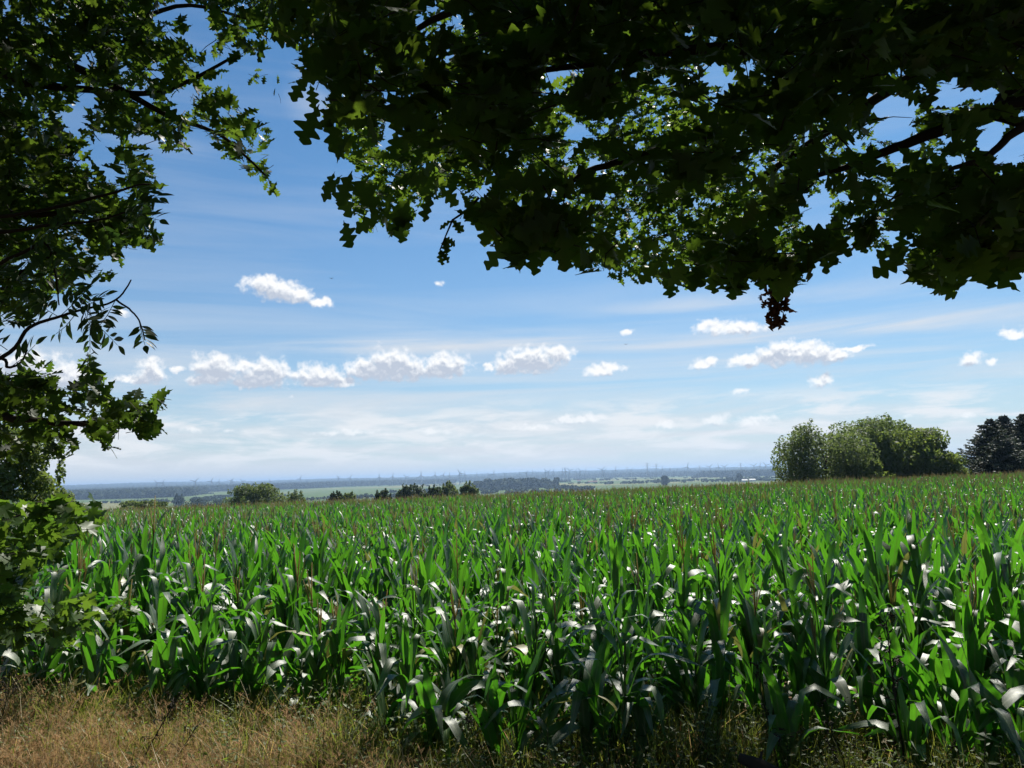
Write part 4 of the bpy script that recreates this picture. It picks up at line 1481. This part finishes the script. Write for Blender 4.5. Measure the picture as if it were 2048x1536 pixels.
# ------------------------------------------------------------------ trees and bushes beyond the maize
def crown_mesh(r, lumps, n, size, flat=0.0, aspect=0.5):
    """Leaf-sized faces over and inside the lumps of a crown. lumps: rows of (x, y, z, rx, ry, rz)."""
    lumps = np.asarray(lumps, float)
    w = lumps[:, 3] * lumps[:, 4] + lumps[:, 4] * lumps[:, 5]
    k = r.choice(len(lumps), n, p=w / w.sum())
    u = norm(r.normal(0, 1, (n, 3)))
    rad = 1 - 0.55 * r.uniform(0, 1, n) ** 2.2 + np.abs(r.normal(0, 0.05, n))
    P = lumps[k, :3] + u * lumps[k, 3:6] * rad[:, None]
    N = norm(u * 0.6 + r.normal(0, 0.6, (n, 3)) + [0, 0, 0.25])
    A = norm(np.cross(N, r.normal(0, 1, (n, 3))))
    B = np.cross(N, A)
    s = size * r.uniform(0.5, 1.3, n)[:, None]
    V = np.stack([P - A * s, P + B * s * aspect + N * s * 0.1, P + A * s, P - B * s * aspect + N * s * 0.1], 1).reshape(-1, 3)
    mb = MB()
    mb.add(V, np.arange(4 * n).reshape(-1, 4))
    return mb


def bushy(name, label, cat, px, y_top, y_base, half_w, d, mat, r, n=9000, size=0.16, lumps=34, group=None, droop=False):
    """A broad leafy tree or shrub: place by picture position at forward distance d."""
    g0 = at(px, y_base, d)
    gz = float(ground_z(g0[0], g0[1]))
    top = at(px, y_top, d)[2]
    H = top - gz
    W = half_w / F_PX * d
    base = np.array([g0[0], g0[1], gz])
    t = thing(name, label, cat, base, group)
    def prof(hz):
        return math.sqrt(max(0.02, 1 - max(0.0, (hz - 0.30) / 0.70) ** 2.3)) * (0.88 + 0.12 * min(1, hz / 0.2))
    L = [(base[0], base[1], gz + H * 0.42, W * 0.72, W * 0.66, H * 0.42)]
    for q in range(lumps):
        a = r.uniform(0, 6.28)
        f = r.uniform(0.35, 1) ** 0.5
        hz = r.uniform(0.04, 0.90)
        rr = r.uniform(0.16, 0.30)
        rad = W * max(0.0, prof(hz) * f - rr * 0.75)
        rz = min(W, H) * rr * (1.35 if droop else 0.8)
        L.append((base[0] + math.cos(a) * rad, base[1] + math.sin(a) * rad * 0.9, gz + min(hz * H, H - rz), W * rr, W * rr, rz))
    for q in range(16):   # shoots that stick out of the outline
        a = r.uniform(0, 6.28)
        hz = r.uniform(0.35, 1.0)
        rad = W * prof(hz) * r.uniform(0.75, 1.03)
        L.append((base[0] + math.cos(a) * rad, base[1] + math.sin(a) * rad, gz + hz * H, W * 0.07, W * 0.07, H * 0.10))
    mb = crown_mesh(r, L, int(n * 1.7), size)
    mb.build("crown", mat, t)
    tr = MB()
    tr.tube([base - [0, 0, 0.2], base + [0, 0, H * 0.3], base + [r.normal(0, .2), 0, H * 0.7]], [H * 0.03, H * 0.024, H * 0.008], 8)
    tr.build("trunk", M_BARK, t)
    lb = MB()
    for q in range(7):
        l = L[q]
        p0 = base + [0, 0, H * r.uniform(0.15, 0.5)]
        e = np.array(l[:3])
        lb.tube([p0, (p0 + e) / 2 + [0, 0, H * 0.05], e], [H * 0.012, H * 0.008, H * 0.003], 5)
    lb.build("limbs", M_BARK, t)
    return t


def conifer(name, label, px, y_top, y_base, half_w, d, r, n_whorl=26, group=None, mat=None, size=0.13):
    g0 = at(px, y_base, d)
    gz = float(ground_z(g0[0], g0[1]))
    H = at(px, y_top, d)[2] - gz
    W = half_w / F_PX * d
    base = np.array([g0[0], g0[1], gz])
    t = thing(name, label, "tree", base, group)
    tr = MB()
    tr.tube([base - [0, 0, 0.2], base + [0, 0, H * 0.5], base + [0, 0, H * 0.98]], [H * 0.022, H * 0.014, H * 0.003], 8)
    tr.build("trunk", M_BARK, t)
    P, N, U = [], [], []
    for k in range(n_whorl):
        f = (k + r.uniform(0, 0.8)) / n_whorl
        z = gz + H * (0.04 + 0.95 * f)
        L0 = W * (1 - f) ** 0.78 + 0.10
        for q in range(r.integers(9, 13)):
            a = r.uniform(0, 6.28)
            L = L0 * r.uniform(0.55, 1.28)
            dirv = np.array([math.cos(a), math.sin(a), 0.0])
            m_ = int(16 + L * 34)
            tt = r.uniform(0.05, 1, m_)
            p = np.array([base[0], base[1], z]) + dirv * (tt * L)[:, None]
            p[:, 2] += -0.28 * tt * L + 0.34 * (tt ** 2) * L
            side = np.array([-dirv[1], dirv[0], 0])
            sg = r.choice([-1, 1], m_)
            p += side * (sg * r.uniform(0, 0.22, m_) * (1.1 - tt) * L)[:, None]
            P.append(p)
            N.append(dirv * 0.7 + side * (sg * 0.8)[:, None] + r.normal(0, 0.35, (m_, 3)) + [0, 0, -0.25])
    P, N = np.concatenate(P), norm(np.concatenate(N))
    n = len(P)
    B = norm(np.cross(N, r.normal(0, 1, (n, 3))))
    s = size * r.uniform(0.7, 1.6, n)[:, None]
    V = np.stack([P, P + N * s * 0.5 + B * s * 0.26, P + N * s, P + N * s * 0.5 - B * s * 0.26], 1).reshape(-1, 3)
    mb = MB()
    mb.add(V, np.arange(4 * n).reshape(-1, 4))
    mb.build("crown", mat or M_SPRUCE, t)
    return t


def build_edge_trees():
    r = np.random.default_rng(53)
    G = "leafy trees at the far edge of the maize"
    bushy("willow_bush", "rounded grey-green willow bush, leftmost of the clump at the field's far edge", "bush", 1655, 845, 985, 106, 76, M_BUSH, r, 15000, 0.15, 46, G, droop=True)
    bushy("walnut_tree", "darkest and tallest tree of the clump, behind the willow bush", "tree", 1742, 834, 985, 112, 82, M_BUSH, r, 12000, 0.17, 40, G)
    bushy("walnut_tree", "bright tufted tree of the clump, standing right of the tallest one", "tree", 1828, 858, 985, 100, 78, M_BUSH2, r, 12000, 0.18, 40, G)
    bushy("hazel_bush", "low light-tipped bush at the right end of the leafy clump", "bush", 1884, 888, 985, 58, 75, M_BUSH2, r, 6000, 0.16, 24, G)
    bushy("elder_bush", "small bush tucked in front between willow and tufted tree", "bush", 1742, 925, 985, 46, 73.5, M_BUSH2, r, 5000, 0.15, 20, G)
    G2 = "dark spruces at the right edge of the picture"
    conifer("spruce_tree", "dark spruce whose boughs reach towards the leafy clump", 1994, 836, 985, 84, 78, r, 44, G2, None, 0.2)
    conifer("spruce_tree", "lower broad spruce standing in front of the dark spruces at the right border", 2012, 868, 985, 78, 74, r, 34, G2, None, 0.2)
    conifer("spruce_tree", "dark spruce between the outer spruce and the picture's right border", 2022, 828, 985, 70, 82, r, 44, G2, None, 0.2)
    conifer("spruce_tree", "dark spruce cut by the right border of the picture", 2064, 824, 985, 80, 80, r, 44, G2, None, 0.2)
    # left side
    G3 = "bushes at the left end of the field"
    bushy("hedge_tree", "small-leaved tree behind the oak bough at the left edge of the field", "tree", 10, 830, 1040, 118, 19, M_BUSH2, r, 9000, 0.07, 44, G3)
    bushy("hedge_bush", "low dark bush beyond the maple sapling on the left", "bush", 110, 978, 1020, 62, 60, M_BUSH, r, 4500, 0.13, 24, G3)
    bushy("thorn_bush", "flat brownish bush just beyond the left end of the tassels", "bush", 285, 1001, 1030, 62, 105, M_BUSH, r, 3500, 0.2, 22, G3)
    bushy("willow_bush", "broad round bush standing beyond the field left of centre", "bush", 512, 966, 1010, 62, 150, M_BUSH, r, 7000, 0.24, 34)
    bushy("young_oak", "small round tree right behind the broad bush beyond the field", "tree", 590, 982, 1005, 26, 160, M_BUSH, r, 2000, 0.22, 16)
    G4 = "pines in the dip beyond the field"
    for px, yt, hw, d, lab in [(765, 973, 13, 170, "lone small pine left of the pine row beyond the field"), (812, 965, 17, 175, "leftmost pine of the row beyond the field"),
                               (838, 964, 18, 178, "second pine of the row beyond the field, dark and upright"), (866, 967, 17, 172, "third pine of the row, in its middle"),
                               (672, 978, 13, 165, "tiny pine standing between broad bush and lone pine")]:
        bushy("pine_tree", lab, "tree", px, yt + 6, 1000, hw * 1.6, d, M_PINE, r, 2600, 0.26, 16, G4)
    for px, yt, hw, d, lab in [(900, 966, 26, 180, "rounded light tree joining the right end of the pine row"), (938, 965, 24, 184, "rounded tree at the very right end of the pine row"),
                               (700, 985, 22, 165, "low bush between tiny pine and lone pine")]:
        bushy("birch_tree", lab, "tree", px, yt, 1000, hw, d, M_BUSH, r, 2600, 0.28, 18, G4)
    G5 = "single trees down in the valley"
    for px, yt, hw, d, lab in [(357, 988, 13, 1250, "dark lone tree on the green meadow left of the broad bush"), (395, 998, 40, 900, "grey-green thicket line just above the tassels left of the broad bush"),
                               (430, 998, 30, 920, "end of the thicket line beside the broad bush"),
                               (990, 962, 6, 2000, "small lone tree on the plain near picture centre"), (1330, 950, 9, 1800, "dark lone tree on the plain below the twin pylons"),
                               (1480, 946, 7, 2000, "small tree on the plain right of the pylons")]:
        bushy("valley_tree", lab, "tree", px, yt, yt + 16, hw, d, M_WOOD_FAR, r, 1300, 1.5 * d / 1400, 18, G5)


build_edge_trees()

# ------------------------------------------------------------------ far woods
def build_far_woods():
    r = np.random.default_rng(61)
    src = []
    for _ in range(7):
        L = []
        for q in range(12):
            L.append((r.normal(0, 20), r.normal(0, 16), r.uniform(7, 15), r.uniform(5, 9), r.uniform(5, 9), r.uniform(4, 8)))
        mb = crown_mesh(r, L, 520, 3.0, aspect=0.7)
        # solid undercrown so the wood stays closed
        for l in L:
            th, ph = np.meshgrid(np.linspace(0.15, math.pi - 0.15, 6), np.linspace(0, 2 * math.pi, 9)[:-1], indexing="ij")
            V = np.stack([l[0] + 0.85 * l[3] * np.sin(th) * np.cos(ph), l[1] + 0.85 * l[4] * np.sin(th) * np.sin(ph), l[2] + 0.85 * l[5] * np.cos(th)], -1).reshape(-1, 3)
            i, j = np.meshgrid(np.arange(5), np.arange(8), indexing="ij")
            mb.add(V, np.stack([i * 8 + j, (i + 1) * 8 + j, (i + 1) * 8 + (j + 1) % 8, i * 8 + (j + 1) % 8], -1).reshape(-1, 4))
            mb.tube([[l[0], l[1], -2], [l[0], l[1], l[2]]], [1.2, 0.8], 4, cap=False)
        src.append(mb.mesh("wood_clump", M_WOOD_FAR))
    n = 60000
    az = r.uniform(R(-42), R(42), n)
    d = np.exp(r.uniform(math.log(2000), math.log(14000), n))
    x, y = d * np.sin(az), d * np.cos(az)
    left = smooth(np.degrees(az), -6, -20)                       # more wood on the left, nearer
    wn = np.sin(x * 0.0021 + 1.3 * np.sin(y * 0.0011)) + np.sin(y * 0.0030 + 1.7 * np.sin(x * 0.0013) + 2.0) + 0.5 * np.sin(x * 0.007 + y * 0.004)
    near = 2500 * left + 4300 * (1 - left)
    thr = np.where(d < near, 2.25, 0.35 - 1.9 * smooth(d, near, near * 1.8))
    keep = wn > thr
    x, y, d = x[keep], y[keep], d[keep]
    hx, hy = [], []
    for _ in range(70):
        d0, a0 = r.uniform(1300, 6500), r.uniform(R(-36), R(38))
        an = r.choice([0.25, 0.25 + math.pi / 2, -0.6]) + r.normal(0, 0.12)
        ln = r.uniform(150, 900)
        t_ = np.arange(0, ln, 26) + r.normal(0, 5, len(np.arange(0, ln, 26)))
        t_ = t_[r.uniform(0, 1, len(t_)) < 0.8]
        hx.append(d0 * math.sin(a0) + np.cos(an) * t_); hy.append(d0 * math.cos(a0) + np.sin(an) * t_)
    hx, hy = np.concatenate(hx), np.concatenate(hy)
    ok = hy > 1150
    hx, hy = hx[ok], hy[ok]
    nw = len(x)
    x, y = np.concatenate([x, hx]), np.concatenate([y, hy])
    d = np.hypot(x, y)
    P = np.stack([x, y, ground_z(x, y)], 1)
    n = len(P)
    o = scatter("far_woods", P, np.stack([np.zeros(n), np.zeros(n), r.uniform(0, 6.28, n)], 1), r.uniform(0.55, 1.35, n) * np.where(np.arange(n) < nw, 1 + 0.5 * smooth(d, 5000, 12000), 0.36), r.integers(0, len(src), n), src)
    tag(o, "blue-green woods covering the plain up to the horizon", None, None, "stuff")
    print("wood clumps", n)


build_far_woods()

# ------------------------------------------------------------------ wind turbines, pylons, farm buildings, birds
def build_turbines():
    r = np.random.default_rng(71)
    xs = [315, 326, 391, 423, 438, 462, 466, 485, 540, 600, 677, 700, 758, 785, 812, 842, 870, 887, 898, 919, 922, 930, 953, 978, 987, 1010, 1040, 1052, 1065, 1091, 1096, 1106,
          1124, 1131, 1139, 1150, 1161, 1171, 1204, 1208, 1231, 1262, 1325, 1340, 1355, 1375, 1420, 1437, 1450, 1508, 1520, 1532, 1541, 1550]
    tower = MB()
    tower.tube([[0, 0, -25], [0, 0, 45], [0, 0, 99]], [4.4, 3.6, 2.6], 8)
    tower = tower.mesh("tower", M_TURBINE)
    nac = MB()
    nac.box((0, 1.5, 100.8), (4.2, 11, 4.2))
    nac.tube([[0, -4, 100.8], [0, -6.5, 100.8]], [2.0, 0.8], 8)
    nac = nac.mesh("nacelle", M_TURBINE)
    bl = MB()
    bl.add([(-2.6, -5.2, 0), (2.6, -5.2, 0), (3.8, -5.2, 9), (-3.0, -5.2, 9), (2.4, -5.2, 30), (-2.2, -5.2, 30), (1.0, -5.2, 48), (-1.0, -5.2, 48),
            (-2.6, -4.4, 0), (2.6, -4.4, 0), (3.8, -4.6, 9), (-3.0, -4.6, 9), (2.4, -4.8, 30), (-2.2, -4.8, 30), (1.0, -5.0, 48), (-1.0, -5.0, 48)],
           [(0, 1, 2, 3), (3, 2, 4, 5), (5, 4, 6, 7), (9, 8, 11, 10), (10, 11, 13, 12), (12, 13, 15, 14), (1, 9, 10, 2), (2, 10, 12, 4), (4, 12, 14, 6), (8, 0, 3, 11), (11, 3, 5, 13), (13, 5, 7, 15), (6, 14, 15, 7)])
    bl = bl.mesh("blade", M_TURBINE)
    first = None
    for k, x in enumerate(xs):
        d = r.uniform(3600, 4600)
        if x in (391, 842, 919, 1131): d = 3400
        p = at(x, 940, d)
        root = bpy.data.objects.new("wind_turbine", None)
        COL.objects.link(root)
        root.location = (p[0], p[1], float(ground_z(p[0], p[1])))
        root.rotation_euler = (0, 0, r.normal(0.2, 0.5))
        s = r.uniform(0.40, 0.50)
        root.scale = (s, s, s)
        tag(root, "pale wind turbine standing tiny on the hazy skyline", "wind turbine", "wind turbines along the horizon")
        for nm, me in (("tower", tower), ("nacelle", nac)):
            o = bpy.data.objects.new(nm, me); COL.objects.link(o); o.parent = root
        a0 = r.uniform(0, 2.09)
        for q in range(3):
            o = bpy.data.objects.new("blade", bl); COL.objects.link(o); o.parent = root
            a = a0 + q * 2.0944
            o.matrix_local = Matrix.Translation((0, 0, 100.8)) @ Matrix.Rotation(a, 4, "Y")


def build_pylons():
    labels = {1294: "tallest steel lattice pylon on the skyline, left one of the twin pair", 1312: "right pylon of the twin pair on the skyline", 1399: "squat lattice pylon with wide arms between twin pair and right pylon",
              1481: "lattice pylon nearest the leafy clump on the skyline", 1254: "small far pylon just left of the twin pair", 1131: "far pylon near the picture centre's skyline", 677: "far pylon above the wood left of the pine row", 1020: "far pylon right of the pine row"}
    for x, yt, hh in [(1294, 925, 58), (1312, 927, 55), (1399, 931, 50), (1481, 926, 50), (1254, 934, 45), (1131, 934, 45), (677, 952, 42), (1020, 945, 42)]:
        d = {1294: 3300, 1312: 3700, 1399: 4000, 1481: 3900, 1254: 5200, 1131: 5200, 677: 5200, 1020: 5600}[x]
        top = at(x, yt, d)
        gz = float(ground_z(top[0], top[1]))
        H = top[2] - gz
        t = thing("pylon", labels[x], "pylon", (top[0], top[1], gz), "power line pylons on the plain")
        b = np.array([top[0], top[1], gz])
        mb = MB()
        w = H * 0.09
        th = 0.30
        for sx in (-1, 1):
            for sy in (-1, 1):
                mb.tube([b + [sx * w, sy * w, 0], b + [sx * w * 0.32, sy * w * 0.32, H * 0.55], b + [sx * w * 0.12, sy * w * 0.12, H]], [th, th, th], 4)
        mb.build("mast", M_STEEL, t)
        br = MB()
        for k in range(7):
            z0, z1 = H * k / 7.5, H * (k + 1) / 7.5
            wa = w * (1 - 0.68 * min(1, z0 / (H * .55))); wb = w * (1 - 0.68 * min(1, z1 / (H * .55)))
            for sy in (-1, 1):
                br.tube([b + [-wa, sy * wa, z0], b + [wb, sy * wb, z1]], [th * .7, th * .7], 3)
                br.tube([b + [wa, sy * wa, z0], b + [-wb, sy * wb, z1]], [th * .7, th * .7], 3)
        br.build("bracing", M_STEEL, t)
        for zf, L in ((0.66, 13), (0.80, 16), (0.93, 9)):
            ar = MB()
            for sx in (-1, 1):
                ar.tube([b + [0, 0, H * zf + 2.2], b + [sx * L, 0, H * zf]], [th, th * .6], 4)
                ar.tube([b + [0, 0, H * zf - 0.6], b + [sx * L, 0, H * zf]], [th, th * .6], 4)
                ar.tube([b + [sx * L, 0, H * zf], b + [sx * L, 0, H * zf - 3.5]], [.25, .25], 4)
            ar.build("cross_arm", M_STEEL, t)


def build_farms():
    r = np.random.default_rng(83)
    spec = [(1185, 964, 1750, 22, 6, 2.2, M_ROOF, "long low farm shed with a reddish roof on the plain"), (1158, 962, 1800, 8, 6, 2.6, M_ROOF, "red-roofed farmhouse left of the long farm shed"),
            (1489, 962, 900, 6, 5, 2.6, M_WALL, "white farm building just above the tassels right of centre"), (1504, 961, 920, 7, 5, 2.4, M_WALL, "white shed right beside the white farm building"),
            (1532, 961, 930, 6, 4, 1.2, M_WALL, "long flat white shed left of the leafy clump")]
    for px, py, d, L, W, h, roofm, lab in spec:
        p = at(px, py, d)
        gz = float(ground_z(p[0], p[1]))
        zb = p[2] - h * 0.5
        if zb - gz > 6:        # a low rise carries the farm
            pass
        y = p[1]
        b = np.array([p[0], p[1], gz])
        # keep it on the ground: move along the sight line until the base touches the plain
        for dd in np.linspace(500, 4000, 300):
            q = at(px, py, dd)
            if q[2] - h <= float(ground_z(q[0], q[1])):
                b = np.array([q[0], q[1], float(ground_z(q[0], q[1]))])
                break
        k = b[1] / y
        L, W, h = L * max(k, 1), W * max(k, 1), h * max(1.0, min(k, 1.6))
        t = thing("farm_building", lab, "building", b, "farm buildings on the plain")
        m = MB(); m.box(b + [0, 0, h / 2 - .5], (L, W, h + 1)); m.build("wall", M_WALL, t, smooth=False)
        m = MB()
        hr = W * 0.28
        x0, x1 = L / 2 + .6, W / 2 + .6
        m.add(b + np.array([(-x0, -x1, h), (x0, -x1, h), (x0, x1, h), (-x0, x1, h), (-x0, 0, h + hr), (x0, 0, h + hr), (-x0, -x1, h + .01), (x0, x1, h + .01)]),
              [(0, 1, 5, 4), (2, 3, 4, 5), (0, 3, 2, 1)], [(0, 4, 3), (1, 2, 5)])
        m.build("roof", roofm, t, smooth=False)
        for q in range(max(2, int(L // 9))):
            m = MB()
            m.box(b + [-L / 2 + (q + .5) * L / max(2, int(L // 9)), -W / 2 - .03, h * .5], (1.6, .1, 1.5))
            m.build("window", M_PANE, t, smooth=False)


def build_birds():
    for x, y, lab in [(663, 557, "tiny dark bird high in the blue right of the upper left cloud"), (1252, 689, "tiny dark bird gliding below the thin cloud right of centre")]:
        p = at(x, y, 120.0)
        t = thing("bird", lab, "bird", p)
        mb = MB()
        mb.tube([p + [0, -0.16, 0], p + [0, -0.05, 0.02], p + [0, 0.08, 0.01], p + [0, 0.22, 0]], [0.02, 0.06, 0.05, 0.015], 8)
        mb.build("body", M_BIRD, t)
        for s in (-1, 1):
            w = MB()
            w.add(p + np.array([(0.03 * s, -0.07, 0.02), (0.2 * s, -0.10, 0.09), (0.42 * s, 0.0, 0.05), (0.22 * s, 0.04, 0.08), (0.03 * s, 0.08, 0.02)]), [(0, 1, 3, 4)], [(1, 2, 3)])
            w.build("wing", M_BIRD, t)


build_turbines()
build_pylons()
build_farms()
build_birds()
